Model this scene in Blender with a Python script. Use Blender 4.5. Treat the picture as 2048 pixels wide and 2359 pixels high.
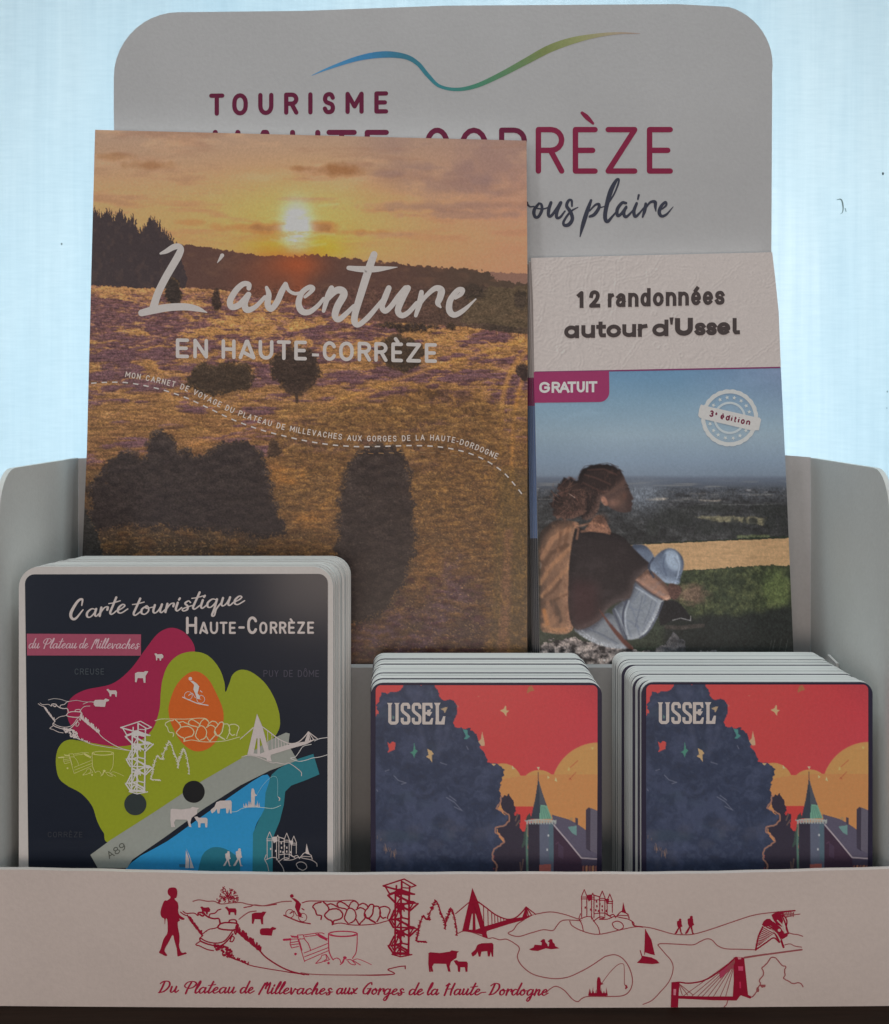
import bpy, math, random
import numpy as np
from mathutils import Vector
from mathutils.geometry import tessellate_polygon

random.seed(7)
S = bpy.context.scene
for _o in list(bpy.data.objects):
    bpy.data.objects.remove(_o)
COL = S.collection

# ------------------------------------------------------------------ camera, world, lamps, exposure
F = 2752.0            # focal length in photo pixels (photo 2048 x 2359)
CX, CY = 1024.0, 1040.0
H = 0.1855            # camera height above the table top (m)

cam = bpy.data.cameras.new('camera')
camo = bpy.data.objects.new('camera', cam)
COL.objects.link(camo)
camo.location = (0, 0, H)
camo.rotation_euler = (math.radians(90), 0, 0)
cam.sensor_fit = 'HORIZONTAL'
cam.sensor_width = 36.0
cam.lens = 36.0 * F / 2048.0
cam.shift_y = -(1179.5 - CY) / 2048.0
cam.clip_start = 0.01
cam.clip_end = 20
S.camera = camo

W = bpy.data.worlds.new('World')
S.world = W
W.use_nodes = True
W.node_tree.nodes['Background'].inputs['Color'].default_value = (0.88, 0.97, 1.0, 1)
W.node_tree.nodes['Background'].inputs['Strength'].default_value = 0.12


def area(name, loc, target, size, size_y, power, color):
    l = bpy.data.lights.new(name, 'AREA')
    l.shape = 'RECTANGLE'
    l.size = size
    l.size_y = size_y
    l.energy = power
    l.color = color
    o = bpy.data.objects.new(name, l)
    COL.objects.link(o)
    o.location = loc
    o.rotation_euler = (Vector(target) - Vector(loc)).to_track_quat('-Z', 'Y').to_euler()
    return o


# daylight behind the blind, then added unseen fills in front and overhead
area('window_daylight', (0.0, 1.75, 0.16), (0, 0.5, 0.16), 1.15, 0.8, 15.8, (0.66, 0.89, 1.0))
area('front_fill', (-.74, -0.80, 0.36), (0, 0.45, 0.15), 0.20, 1.0, 1.9, (1.0, 0.96, 0.95))  # added fill strip, set wide for shade beside the brochures
area('front_fill', (.78, -0.80, 0.40), (0, 0.45, 0.15), 0.20, 1.0, 1.95, (1.0, 0.955, 0.94))  # second added fill strip, on the right
area('low_warm_fill', (0.0, -0.22, 0.10), (0, 0.40, 0.03), 0.30, 0.12, 0.85, (1.0, 0.80, 0.67))  # added lamp standing in for warm light bounced off the table
area('overhead_fill', (0.0, 0.36, 1.0), (0, 0.42, 0.2), 0.8, 0.45, 4.0, (0.90, 1.0, 0.99))  # added cool lamp to brighten the side walls and card tops

S.view_settings.view_transform = 'Standard'
try:
    S.view_settings.look = 'None'
except Exception:
    pass
S.view_settings.exposure = 0.0
S.view_settings.gamma = 1.0
S.view_settings.use_curve_mapping = False
S.render.engine = 'CYCLES'
S.cycles.max_bounces = 8
S.cycles.use_denoising = True


# ------------------------------------------------------------------ helpers
def lin(c):
    c = np.clip(np.asarray(c, dtype=np.float64) / 255.0, 0, 1)
    return np.where(c <= 0.04045, c / 12.92, ((c + 0.055) / 1.055) ** 2.4)


class Surf:
    """A printed face: yf(x, z) gives its depth; at() meets a line of sight with it."""

    def __init__(self, yf):
        self.yf = yf

    def at(self, px, py, lift=0.0):
        px = np.asarray(px, float)
        py = np.asarray(py, float)
        y = np.full(px.shape, 0.45)
        for _ in range(8):
            x = (px - CX) * y / F
            z = H - (py - CY) * y / F
            y = self.yf(x, z) + 0 * px
        y = y - lift
        return np.stack([(px - CX) * y / F, y, H - (py - CY) * y / F], -1)


def plane_y(y):
    return Surf(lambda x, z: y)


def lean(y_top, py_top, y_bot, py_bot, mx=0.0):
    zt = H - (py_top - CY) * y_top / F
    zb = H - (py_bot - CY) * y_bot / F
    k = (y_top - y_bot) / (zt - zb)
    return Surf(lambda x, z: y_bot + k * (z - zb) + mx * x)


def new_mesh(name, verts, faces, cols=None, mats=(), mat_ix=None, smooth=False):
    me = bpy.data.meshes.new(name)
    verts = np.asarray(verts, np.float32)
    if isinstance(faces, np.ndarray):
        n, k = faces.shape
        me.vertices.add(len(verts))
        me.vertices.foreach_set('co', verts.ravel())
        me.loops.add(n * k)
        me.loops.foreach_set('vertex_index', faces.astype(np.int32).ravel())
        me.polygons.add(n)
        me.polygons.foreach_set('loop_start', np.arange(0, n * k, k, dtype=np.int32))
        me.polygons.foreach_set('loop_total', np.full(n, k, np.int32))
        me.update(calc_edges=True)
    else:
        me.from_pydata([tuple(map(float, v)) for v in verts], [], faces)
        me.update()
    if cols is not None:
        a = me.color_attributes.new('Col', 'FLOAT_COLOR', 'POINT')
        c = np.ones((len(verts), 4), np.float32)
        c[:, :3] = cols
        a.data.foreach_set('color', c.ravel())
    for m in mats:
        me.materials.append(m)
    if mat_ix is not None:
        me.polygons.foreach_set('material_index', np.asarray(mat_ix, np.int32))
    if smooth:
        me.polygons.foreach_set('use_smooth', np.ones(len(me.polygons), bool))
    me.validate()
    return me


def thing(name, loc, label, cat, group=None):
    o = bpy.data.objects.new(name, None)
    o.empty_display_size = 0.02
    COL.objects.link(o)
    o.location = loc
    o['label'] = label
    o['category'] = cat
    if group:
        o['group'] = group
    return o


def root_loc(o):
    p = Vector((0, 0, 0))
    while o is not None:
        p = p + o.location
        o = o.parent
    return p


def part(name, verts, faces, parent, mats, cols=None, mat_ix=None, smooth=False, label=None):
    off = np.array(root_loc(parent)) if parent is not None else np.zeros(3)
    me = new_mesh(name, np.asarray(verts, float) - off, faces, cols, mats, mat_ix, smooth)
    o = bpy.data.objects.new(name, me)
    COL.objects.link(o)
    o.parent = parent
    if label:
        o['label'] = label
    return o


def slab(outline_front, thick, front_off=0.0):
    """outline_front: (n,3) points of the front face; pushed back along +Y by thick."""
    n = len(outline_front)
    f = np.array(outline_front, float)
    f[:, 1] += front_off
    b = f.copy()
    b[:, 1] += thick
    v = np.concatenate([f, b])
    faces = [list(range(n)), list(range(2 * n - 1, n - 1, -1))]
    for i in range(n):
        j = (i + 1) % n
        faces.append([j, i, n + i, n + j])
    return v, faces


def box(x0, x1, y0, y1, z0, z1):
    v = [(x, y, z) for x in (x0, x1) for y in (y0, y1) for z in (z0, z1)]
    f = [[0, 1, 3, 2], [4, 6, 7, 5], [0, 4, 5, 1], [2, 3, 7, 6], [0, 2, 6, 4], [1, 5, 7, 3]]
    return np.array(v, float), f


def T(ox, oy, k):
    """crop coordinates -> photo coordinates (third value, a width, scales too)"""
    def f(pts):
        out = []
        for p in pts:
            q = [ox + p[0] * k, oy + p[1] * k]
            if len(p) > 2:
                q.append(p[2] * k)
            out.append(tuple(q))
        return out
    f.k = k
    return f


def compose(f, sx, sy, ox, oy):
    def g(pts):
        return [tuple([p[0] * sx + ox, p[1] * sy + oy] + [w * (sx + sy) / 2 for w in p[2:]]) for p in f(pts)]
    g.k = f.k * (sx + sy) / 2
    return g


def spline(pts, n=6, closed=False):
    P = np.array([list(p) for p in pts], float)
    m = len(P)
    if m < 3 and not closed:
        return P
    out = []
    segs = m if closed else m - 1
    for i in range(segs):
        if closed:
            p0, p1, p2, p3 = P[(i - 1) % m], P[i], P[(i + 1) % m], P[(i + 2) % m]
        else:
            p1, p2 = P[i], P[i + 1]
            p0 = P[i - 1] if i > 0 else 2 * p1 - p2
            p3 = P[i + 2] if i + 2 < m else 2 * p2 - p1
        for t in np.linspace(0, 1, n, endpoint=False):
            t2, t3 = t * t, t * t * t
            out.append(0.5 * (2 * p1 + (p2 - p0) * t + (2 * p0 - 5 * p1 + 4 * p2 - p3) * t2 + (3 * p1 - p0 - 3 * p2 + p3) * t3))
    if not closed:
        out.append(P[-1])
    out = np.array(out)
    if out.shape[1] > 2:
        out[:, 2] = np.maximum(out[:, 2], 0.05)
    return out


def arc(cx, cy, rx, ry, a0, a1, n=10):
    return [(cx + rx * math.cos(math.radians(a)), cy + ry * math.sin(math.radians(a))) for a in np.linspace(a0, a1, n)]


class Art:
    """Printed shapes on a Surf, gathered into one mesh with a colour attribute."""
    STEP = 4.5e-7

    def __init__(self, surf, lift=0.00008, gain=1.0):
        self.s, self.base, self.gain = surf, lift, gain
        self.px, self.lf, self.c, self.f = [], [], [], []
        self.n = 0
        self.k = 0
        self.layer = 0.0

    def color(self, c):
        return np.clip(lin(c) * self.gain, 0, 0.92)

    def up(self, d=0.00003):
        """start a new layer safely above everything drawn so far"""
        self.layer += d

    def _add(self, pts, faces, col):
        lift = self.base + self.layer + (self.k % 59) * self.STEP
        self.k += 1
        for i, p in enumerate(pts):
            self.px.append((p[0], p[1]))
            self.lf.append(lift)
            self.c.append(col if np.ndim(col) == 1 else col[i])
        for f in faces:
            self.f.append([self.n + i for i in f])
        self.n += len(pts)

    def poly(self, pts, c):
        pts = [(float(p[0]), float(p[1])) for p in pts]
        tri = tessellate_polygon([[Vector((p[0], p[1], 0)) for p in pts]])
        self._add(pts, [list(t) for t in tri], self.color(c))

    def blob(self, pts, c, n=8):
        self.poly(spline(pts, n, True), c)

    def disc(self, x, y, rx, c, ry=None, n=12):
        ry = ry or rx
        self._add([(x + rx * math.cos(a), y + ry * math.sin(a)) for a in np.linspace(0, 2 * math.pi, n, endpoint=False)],
                  [list(range(n))], self.color(c) if np.max(np.asarray(c)) > 1.001 else np.asarray(c))

    def stroke(self, P, c, caps=True, c2=None):
        """P: (n,3) x, y, width. Already smooth."""
        P = np.asarray(P, float)
        d = np.hypot(np.diff(P[:, 0]), np.diff(P[:, 1]))
        keep = np.concatenate([[True], d > 1e-4])
        P = P[keep]
        if len(P) < 2:
            return
        t = np.gradient(P[:, :2], axis=0)
        t /= np.maximum(np.hypot(t[:, 0], t[:, 1]), 1e-9)[:, None]
        nrm = np.stack([-t[:, 1], t[:, 0]], 1) * P[:, 2:3] * 0.5
        A, B = P[:, :2] + nrm, P[:, :2] - nrm
        cc = self.color(c) if np.ndim(c) == 1 else None
        for i in range(len(P) - 1):
            col = cc if cc is not None else np.array([self.color(c[i]), self.color(c[i]), self.color(c[i + 1]), self.color(c[i + 1])])
            self._add([A[i], B[i], B[i + 1], A[i + 1]], [[0, 1, 2, 3]], col)
        if caps:
            for q, ci in ((P[0], 0), (P[-1], -1)):
                if q[2] > 0.8:
                    self.disc(q[0], q[1], q[2] / 2, cc if cc is not None else self.color(c[ci]), n=10)

    def brush(self, pts, c, n=6, caps=True):
        self.stroke(spline(pts, n), c, caps)

    def line(self, pts, w, c, smooth=0, closed=False, caps=True, jitter=0.0, ext=False):
        P = [tuple(p[:2]) for p in pts]
        if ext and P[0] != P[-1]:
            for e, q in ((0, 1), (-1, -2)):
                dx, dy = P[e][0] - P[q][0], P[e][1] - P[q][1]
                L = math.hypot(dx, dy) or 1
                P[e] = (P[e][0] + dx / L * w / 2, P[e][1] + dy / L * w / 2)
        if smooth:
            P = [tuple(p) for p in spline(P, smooth, closed)]
            if closed:
                P.append(P[0])
            if jitter:
                P = [(x + random.uniform(-jitter, jitter), y + random.uniform(-jitter, jitter)) for x, y in P]
            self.stroke([(x, y, w) for x, y in P], c, caps)
            return
        if closed:
            P.append(P[0])
        col = self.color(c)
        for a, b in zip(P[:-1], P[1:]):
            dx, dy = b[0] - a[0], b[1] - a[1]
            L = math.hypot(dx, dy)
            if L < 1e-6:
                continue
            nx, ny = -dy / L * w / 2, dx / L * w / 2
            self._add([(a[0] + nx, a[1] + ny), (a[0] - nx, a[1] - ny), (b[0] - nx, b[1] - ny), (b[0] + nx, b[1] + ny)], [[0, 1, 2, 3]], col)
        joints = P if caps else P[1:-1]
        if w > 1.2:
            for q in joints:
                self.disc(q[0], q[1], w / 2, col, n=10)

    def build(self, name, parent, mat, label=None):
        px = np.array(self.px)
        v = self.s.at(px[:, 0], px[:, 1], np.array(self.lf))
        return part(name, v, self.f, parent, [mat], cols=np.array(self.c), label=label)


# ------------------------------------------------------------------ lettering: capitals and plain lower case as strokes
def A_(cx, cy, rx, ry, a0, a1, n=9):
    return arc(cx, cy, rx, ry, a0, a1, n)


_S = [tuple(p) for p in spline([(.95, .80), (.78, .96), (.5, 1), (.18, .93), (.05, .75), (.17, .58), (.5, .5), (.83, .42), (.96, .25), (.84, .06), (.5, 0), (.2, .04), (.03, .20)], 4)]
_E = [[(1, 1), (0, 1), (0, 0), (1, 0)], [(0, .5), (.88, .5)]]
_R = [[(0, 0), (0, 1), (.55, 1)] + A_(.55, .75, .45, .25, 90, -90) + [(0, .5)], [(.52, .5), (1, 0)]]
CAPS = {
    'A': [[(0, 0), (.5, 1), (1, 0)], [(.18, .33), (.82, .33)]],
    'a': [[(0, 0), (.46, 1), (.54, 1), (1, 0)], [(.16, .36), (1, 0)]],      # the A with a falling bar
    'C': [A_(.5, .62, .5, .38, 25, 180) + A_(.5, .38, .5, .38, 180, 335)],
    'D': [[(0, 0), (0, 1), (.45, 1)] + A_(.45, .5, .55, .5, 90, -90, 13) + [(0, 0)]],
    'E': _E, 'F': [[(1, 1), (0, 1), (0, 0)], [(0, .5), (.85, .5)]],
    'È': _E + [[(.30, 1.33), (.58, 1.14)]],
    'G': [A_(.5, .62, .5, .38, 30, 180) + A_(.5, .38, .5, .38, 180, 355) + [(1, .48), (.6, .48)]],
    'H': [[(0, 0), (0, 1)], [(1, 0), (1, 1)], [(0, .5), (1, .5)]],
    'I': [[(.5, 0), (.5, 1)]],
    'L': [[(0, 1), (0, 0), (1, 0)]],
    'M': [[(0, 0), (0, 1), (.5, .3), (1, 1), (1, 0)]],
    'N': [[(0, 0), (0, 1), (1, 0), (1, 1)]],
    'O': [A_(.5, .60, .5, .40, 0, 180) + A_(.5, .40, .5, .40, 180, 360) + [(1, .60)]],
    'Ô': [A_(.5, .60, .5, .40, 0, 180) + A_(.5, .40, .5, .40, 180, 360) + [(1, .60)], [(.2, 1.16), (.5, 1.34), (.8, 1.16)]],
    'P': [[(0, 0), (0, 1), (.55, 1)] + A_(.55, .74, .45, .26, 90, -90) + [(0, .48)]],
    'R': _R, 'S': [_S], 'T': [[(0, 1), (1, 1)], [(.5, 1), (.5, 0)]],
    'U': [[(0, 1), (0, .38)] + A_(.5, .38, .5, .38, 180, 360) + [(1, 1)]],
    'V': [[(0, 1), (.5, 0), (1, 1)]],
    'X': [[(0, 1), (1, 0)], [(0, 0), (1, 1)]],
    'Y': [[(0, 1), (.5, .45), (1, 1)], [(.5, .45), (.5, 0)]],
    'Z': [[(0, 1), (1, 1), (0, 0), (1, 0)]],
    '-': [[(0, .38), (1, .38)]],
    '8': [A_(.5, .75, .42, .25, 90, 450, 14), A_(.5, .26, .5, .26, 90, 450, 14)],
    '9': [A_(.5, .70, .48, .30, 0, 360, 14), [(.98, .7), (.9, .3), (.6, .03), (.2, 0)]],
    '1': [[(0, .80), (.7, .97), (.7, 0)]],
    '2': [[tuple(p) for p in spline([(.04, .72), (.14, .92), (.5, 1), (.86, .9), (.93, .70), (.76, .46), (.4, .22), (0, 0)], 4)] + [(1, 0)]],
    '3': [[tuple(p) for p in spline([(.05, .85), (.45, 1), (.88, .85), (.82, .6), (.45, .52)], 4)], [tuple(p) for p in spline([(.45, .52), (.9, .42), (.96, .16), (.5, 0), (.03, .14)], 4)]],
}
CAPW = {'I': .15, 'M': 1.15, '-': .45, 'L': .75, 'E': .78, 'F': .75, 'T': .85, 'È': .78, 'A': 1.0, 'a': 1.0, 'V': .95, ' ': .55}
_o = A_(.5, .5, .5, .5, 0, 360, 18)
_e = [(.03, .48), (.97, .48)] + A_(.5, .5, .49, .5, 0, 315, 14)
_s = [(x, y) for x, y in _S]
LOW = {
    'a': [[tuple(p) for p in spline([(.10, .80), (.45, 1), (.84, .88), (.9, .62)], 5)] + [(.9, 0)],
          [tuple(p) for p in spline([(.9, .60), (.45, .57), (.08, .42), (.06, .14), (.38, 0), (.72, .1), (.9, .3)], 5)]],
    'q': [A_(.46, .5, .46, .5, 0, 360, 18), [(.96, 1), (.96, 0)]],               # the one-storey a
    'd': [A_(.46, .5, .46, .5, 0, 360, 18), [(.98, 1.42), (.98, 0)]],
    'e': [_e], 'é': [_e, [(.42, 1.24), (.68, 1.46)]], 'è': [_e, [(.3, 1.5), (.6, 1.26)]],
    'i': [[(.5, 1), (.5, 0)], [(.5, 1.42), (.5, 1.30)]],
    'l': [[(.28, 1.42), (.28, .25), (.45, .04), (.9, .04)]],
    'n': [[(0, 1), (0, 0)], [(0, .62)] + A_(.5, .6, .5, .4, 165, 0) + [(1, 0)]],
    'o': [_o], 's': [_s],
    'r': [[(0, 1), (0, 0)], [(0, .62), (.28, .9), (.95, .97)]],
    't': [[(.38, 1.36), (.38, .3), (.52, .05), (.95, .04)], [(0, 1), (.95, 1)]],
    'u': [[(0, 1), (0, .38)] + A_(.5, .38, .5, .38, 180, 360) + [(1, 1)], [(1, 1), (1, 0)]],
}


def glyph(art, strokes, xl, xr, base, h, w, c, slope=0.0, x0=0.0, caps=True, wide=None):
    """strokes in unit box -> photo pixels; outer box xl..xr, outer height h above base"""
    u0, u1 = xl + w / 2, xr - w / 2
    if u1 < u0 + 0.01:
        u0 = u1 = (xl + xr) / 2
    hh = h - w
    for st in strokes:
        pts = []
        for u, v in st:
            x = u0 + u * (u1 - u0)
            y = base - w / 2 - v * hh + slope * (x - x0)
            pts.append((x, y))
        art.line(pts, w, c, caps=caps, ext=not caps)


def caps_boxes(art, f, items, base, h, w, c, slope=0.0, font=CAPS, caps=True):
    """items: (char, xl, xr[, base, h, w]) in crop units"""
    k = f.k
    x0 = f([(0, 0)])[0][0]
    for it in items:
        ch, xl, xr = it[:3]
        b, hh, ww = (list(it[3:]) + [base, h, w][len(it) - 3:]) if len(it) > 3 else (base, h, w)
        (X0, B), (X1, _) = f([(xl, b), (xr, b)])
        glyph(art, font[ch], X0, X1, B, hh * k, ww * k, c, slope, x0, caps)


def caps_path(art, text, path, h, w, c, track=0.28, adv=None):
    """capitals set along a path (photo px), spread over its whole length"""
    P = spline(path, 12)
    d = np.concatenate([[0], np.cumsum(np.hypot(np.diff(P[:, 0]), np.diff(P[:, 1])))])
    ws = [CAPW.get(ch, .9) for ch in text]
    tot = sum(ws) + track * (len(text) - 1)
    unit = d[-1] / tot
    s = 0.0
    for ch, wd in zip(text, ws):
        if ch != ' ':
            mid = (s + wd / 2) * unit
            x = np.interp(mid, d, P[:, 0]); y = np.interp(mid, d, P[:, 1])
            xa = np.interp(mid - 6, d, P[:, 0]); ya = np.interp(mid - 6, d, P[:, 1])
            xb = np.interp(mid + 6, d, P[:, 0]); yb = np.interp(mid + 6, d, P[:, 1])
            a = math.atan2(yb - ya, xb - xa)
            ca, sa = math.cos(a), math.sin(a)
            gw = wd * unit
            for st in CAPS[ch]:
                pts = []
                for u, v in st:
                    lx = (u - .5) * (gw - w); ly = -(v * (h - w) + w / 2)
                    pts.append((x + lx * ca - ly * sa, y + lx * sa + ly * ca))
                art.line(pts, w, c)
        s += wd + track


# ------------------------------------------------------------------ lettering: brush script
_bowl = [(.72, .86), (.42, 1.0), (.10, .62), (.10, .12), (.34, .03), (.66, .52), (.76, .92)]
_tail = [(.76, .92), (.66, .32), (.76, .02), (1.02, .34)]
SCRIPT = {
    'a': ([_bowl, _tail], 1.0), 'c': ([[(.68, .78), (.52, 1.0), (.18, .72), (.10, .24), (.34, .0), (.82, .36)]], .80),
    'd': ([_bowl, [(1.08, 2.05), (.84, 1.1), (.68, .32), (.78, .02), (1.04, .34)]], 1.02),
    'e': ([[(.06, .34), (.44, .60), (.60, .88), (.42, 1.02), (.14, .66), (.10, .2), (.34, 0), (.82, .38)]], .78),
    'g': ([_bowl, [(.76, .92), (.60, -.2), (.40, -.95), (.16, -1.0), (.20, -.6), (.62, -.05), (1.02, .34)]], 1.0),
    'h': ([[(.02, .3), (.46, 1.5), (.52, 2.05), (.30, 1.4), (.10, .5), (.04, .0)], [(.10, .35), (.40, .92), (.60, .90), (.50, .25), (.60, .0), (.90, .34)]], .88),
    'i': ([[(.22, 1.0), (.10, .28), (.22, .0), (.52, .34)], [(.36, 1.52), (.30, 1.36)]], .50),
    'l': ([[(.02, .34), (.46, 1.40), (.58, 2.05), (.44, 2.0), (.18, 1.0), (.08, .25), (.20, .0), (.52, .34)]], .50),
    'n': ([[(.16, 1.0), (.02, .0)], [(.08, .38), (.38, .92), (.58, .90), (.48, .25), (.60, .0), (.90, .34)]], .88),
    'o': ([[(.48, 1.0), (.14, .70), (.10, .20), (.34, .0), (.60, .34), (.58, .82), (.42, 1.0), (.46, .72), (.92, .78)]], .88),
    'q': ([_bowl, [(.76, .92), (.58, -.3), (.44, -1.0), (.62, -1.05), (.74, -.3), (1.06, .40)]], 1.02),
    'r': ([[(.14, 1.0), (.02, .0)], [(.08, .38), (.36, .92), (.62, .98), (.58, .62)]], .68),
    's': ([[(.66, .86), (.50, 1.08), (.26, .82), (.46, .44), (.44, .04), (.18, -.10), (.08, .12), (.40, .34), (.80, .46)]], .74),
    't': ([[(.56, 2.0), (.28, .9), (.12, .22), (.26, .0), (.62, .38)], [(.0, 1.36), (.34, 1.38), (.86, 1.52)]], .60),
    'u': ([[(.18, 1.0), (.08, .26), (.22, .02), (.46, .30), (.68, .92)], [(.70, 1.0), (.58, .26), (.70, .0), (.98, .34)]], .96),
    'v': ([[(.12, 1.0), (.20, .02), (.34, .12), (.58, .92), (.66, .80), (.88, .80)]], .84),
    'x': ([[(.12, .92), (.30, .80), (.42, .2), (.74, .10)], [(.74, .98), (.06, .0)]], .80),
    'C': ([[(1.06, 1.55), (1.02, 2.0), (.66, 1.7), (.18, .8), (.14, .12), (.44, -.06), (.98, .62)]], 1.18),
    'D': ([[(.50, 1.9), (.30, .9), (.06, .06)], [(.02, 1.6), (.46, 2.0), (1.02, 1.85), (1.08, 1.1), (.60, .26), (.06, .04), (-.08, .02)]], 1.22),
    'P': ([[(.72, 1.84), (.42, .9), (.24, -.06)], [(.18, .96), (-.02, 1.3), (.30, 1.9), (.96, 2.02), (1.34, 1.66), (1.0, 1.02), (.50, .82)]], 1.26),
    'M': ([[(.56, 1.8), (.30, .9), (.02, -.12)], [(.34, 1.1), (.80, 1.98), (.78, 1.5), (.70, .9)], [(.74, 1.1), (1.18, 1.98), (1.10, 1.1), (1.00, .30), (1.10, .02), (1.34, .30)]], 1.36),
    'G': ([[(1.02, 1.7), (.92, 2.04), (.50, 1.66), (.12, .8), (.16, .14), (.52, .1), (.86, .78)], [(.54, .94), (1.04, .98)], [(.98, .98), (.82, .3), (.70, .0)]], 1.14),
    'H': ([[(.40, 1.96), (.22, .9), (.04, -.06)], [(.08, 1.56), (.40, 1.96), (.52, 1.86)], [(1.12, 1.98), (.86, .9), (.78, .02)], [(.10, .96), (1.0, 1.10)]], 1.18),
    '-': ([[(.10, .42), (.62, .46)]], .72), ' ': ([], .62),
}


def script(art, text, x0, y0, x1, y1, xh, w, c, slant=.30, thin=.45):
    tot = sum(SCRIPT[ch][1] for ch in text)
    L = math.hypot(x1 - x0, y1 - y0)
    k = L / tot                       # horizontal size of one unit
    ca, sa = (x1 - x0) / L, (y1 - y0) / L
    s = 0.0
    for ch in text:
        sts, adv = SCRIPT[ch]
        for st in sts:
            P = spline([(u, v) for u, v in st], 5)
            q = []
            for u, v in P:
                lx = (s + u) * k + slant * v * xh * .5 - slant * xh * .2
                ly = -v * xh
                q.append((x0 + lx * ca - ly * sa, y0 + lx * sa + ly * ca))
            q = np.array(q)
            t = np.gradient(q, axis=0)
            L2 = np.maximum(np.hypot(t[:, 0], t[:, 1]), 1e-9)
            down = np.clip(np.abs(t[:, 1]) / L2, 0, 1) * np.where(t[:, 1] > 0, 1.0, .55)
            ww = w * (thin + (1.15 - thin) * down)
            ww = np.convolve(np.pad(ww, 2, 'edge'), np.ones(5) / 5, 'valid')
            art.stroke(np.column_stack([q, ww]), c)
        s += adv


# ------------------------------------------------------------------ materials
def mat_base(name, rough=0.6, spec=0.35, coat=0.0):
    m = bpy.data.materials.new(name)
    m.use_nodes = True
    nt = m.node_tree
    b = nt.nodes['Principled BSDF']
    b.inputs['Roughness'].default_value = rough
    b.inputs['Specular IOR Level'].default_value = spec
    if coat:
        b.inputs['Coat Weight'].default_value = coat
        b.inputs['Coat Roughness'].default_value = 0.26
    return m, nt, b


def noise(nt, scale, detail=4, rough=.6, coord='Object', stretch=(1, 1, 1)):
    tc = nt.nodes.new('ShaderNodeTexCoord')
    mp = nt.nodes.new('ShaderNodeMapping')
    mp.inputs['Scale'].default_value = stretch
    n = nt.nodes.new('ShaderNodeTexNoise')
    n.inputs['Scale'].default_value = scale
    n.inputs['Detail'].default_value = detail
    n.inputs['Roughness'].default_value = rough
    nt.links.new(tc.outputs[coord], mp.inputs['Vector'])
    nt.links.new(mp.outputs['Vector'], n.inputs['Vector'])
    return n


def ramp(nt, src, stops):
    r = nt.nodes.new('ShaderNodeValToRGB')
    e = r.color_ramp.elements
    while len(e) < len(stops):
        e.new(0.5)
    for el, (p, c) in zip(e, stops):
        el.position = p
        el.color = (*c, 1) if len(c) == 3 else c
    nt.links.new(src, r.inputs['Fac'])
    return r


def mul(nt, a, b, fac=1.0):
    x = nt.nodes.new('ShaderNodeMix')
    x.data_type = 'RGBA'
    x.blend_type = 'MULTIPLY'
    x.inputs['Factor'].default_value = fac
    nt.links.new(a, x.inputs['A'])
    nt.links.new(b, x.inputs['B'])
    return x.outputs['Result']


def bump(nt, b, src, dist, strength=0.5):
    bp = nt.nodes.new('ShaderNodeBump')
    bp.inputs['Distance'].default_value = dist
    bp.inputs['Strength'].default_value = strength
    nt.links.new(src, bp.inputs['Height'])
    nt.links.new(bp.outputs['Normal'], b.inputs['Normal'])


def ink_mat(name, rough=0.5, spec=0.35, coat=0.0, grain=0.08):
    m, nt, b = mat_base(name, rough, spec, coat)
    at = nt.nodes.new('ShaderNodeAttribute')
    at.attribute_name = 'Col'
    n = noise(nt, 900, 3, .7)
    r = ramp(nt, n.outputs['Fac'], [(.25, (1 - grain * 2,) * 3), (.75, (1, 1, 1))])
    nt.links.new(mul(nt, at.outputs['Color'], r.outputs['Color']), b.inputs['Base Color'])
    n2 = noise(nt, 60, 3, .5)
    bump(nt, b, n2.outputs['Fac'], 0.0006, 0.25)
    return m


def card_mat(name, col, rough=0.62, var=0.06, spec=0.3):
    m, nt, b = mat_base(name, rough, spec)
    n = noise(nt, 25, 5, .6)
    n2 = noise(nt, 700, 2, .6)
    r = ramp(nt, n.outputs['Fac'], [(.3, tuple(c * (1 - var) for c in col)), (.7, tuple(col))])
    r2 = ramp(nt, n2.outputs['Fac'], [(.3, (.95, .95, .95)), (.7, (1, 1, 1))])
    nt.links.new(mul(nt, r.outputs['Color'], r2.outputs['Color']), b.inputs['Base Color'])
    bump(nt, b, n2.outputs['Fac'], 0.0002, 0.3)
    return m


def edge_mat(name, light, dark, pitch, seed=0.0):
    """stacked paper edges: fine irregular lines through the thickness (object Y)"""
    m, nt, b = mat_base(name, 0.7, 0.25)
    tc = nt.nodes.new('ShaderNodeTexCoord')
    mp = nt.nodes.new('ShaderNodeMapping')
    mp.inputs['Location'].default_value = (seed, seed * 3, 0)
    mp.inputs['Scale'].default_value = (2, 1 / pitch, 2)
    oi = nt.nodes.new('ShaderNodeObjectInfo')
    sc_ = nt.nodes.new('ShaderNodeMath')
    sc_.operation = 'MULTIPLY'
    sc_.inputs[1].default_value = 7.3
    nt.links.new(oi.outputs['Random'], sc_.inputs[0])
    ad = nt.nodes.new('ShaderNodeVectorMath')
    nt.links.new(tc.outputs['Object'], ad.inputs[0])
    nt.links.new(sc_.outputs[0], ad.inputs[1])
    nt.links.new(ad.outputs[0], mp.inputs['Vector'])
    n = nt.nodes.new('ShaderNodeTexNoise')
    n.inputs['Scale'].default_value = 1.0
    n.inputs['Detail'].default_value = 3
    nt.links.new(mp.outputs['Vector'], n.inputs['Vector'])
    r = ramp(nt, n.outputs['Fac'], [(.36, dark), (.46, tuple(.5 * (a + c) for a, c in zip(light, dark))), (.52, light)])
    nt.links.new(r.outputs['Color'], b.inputs['Base Color'])
    return m


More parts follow.
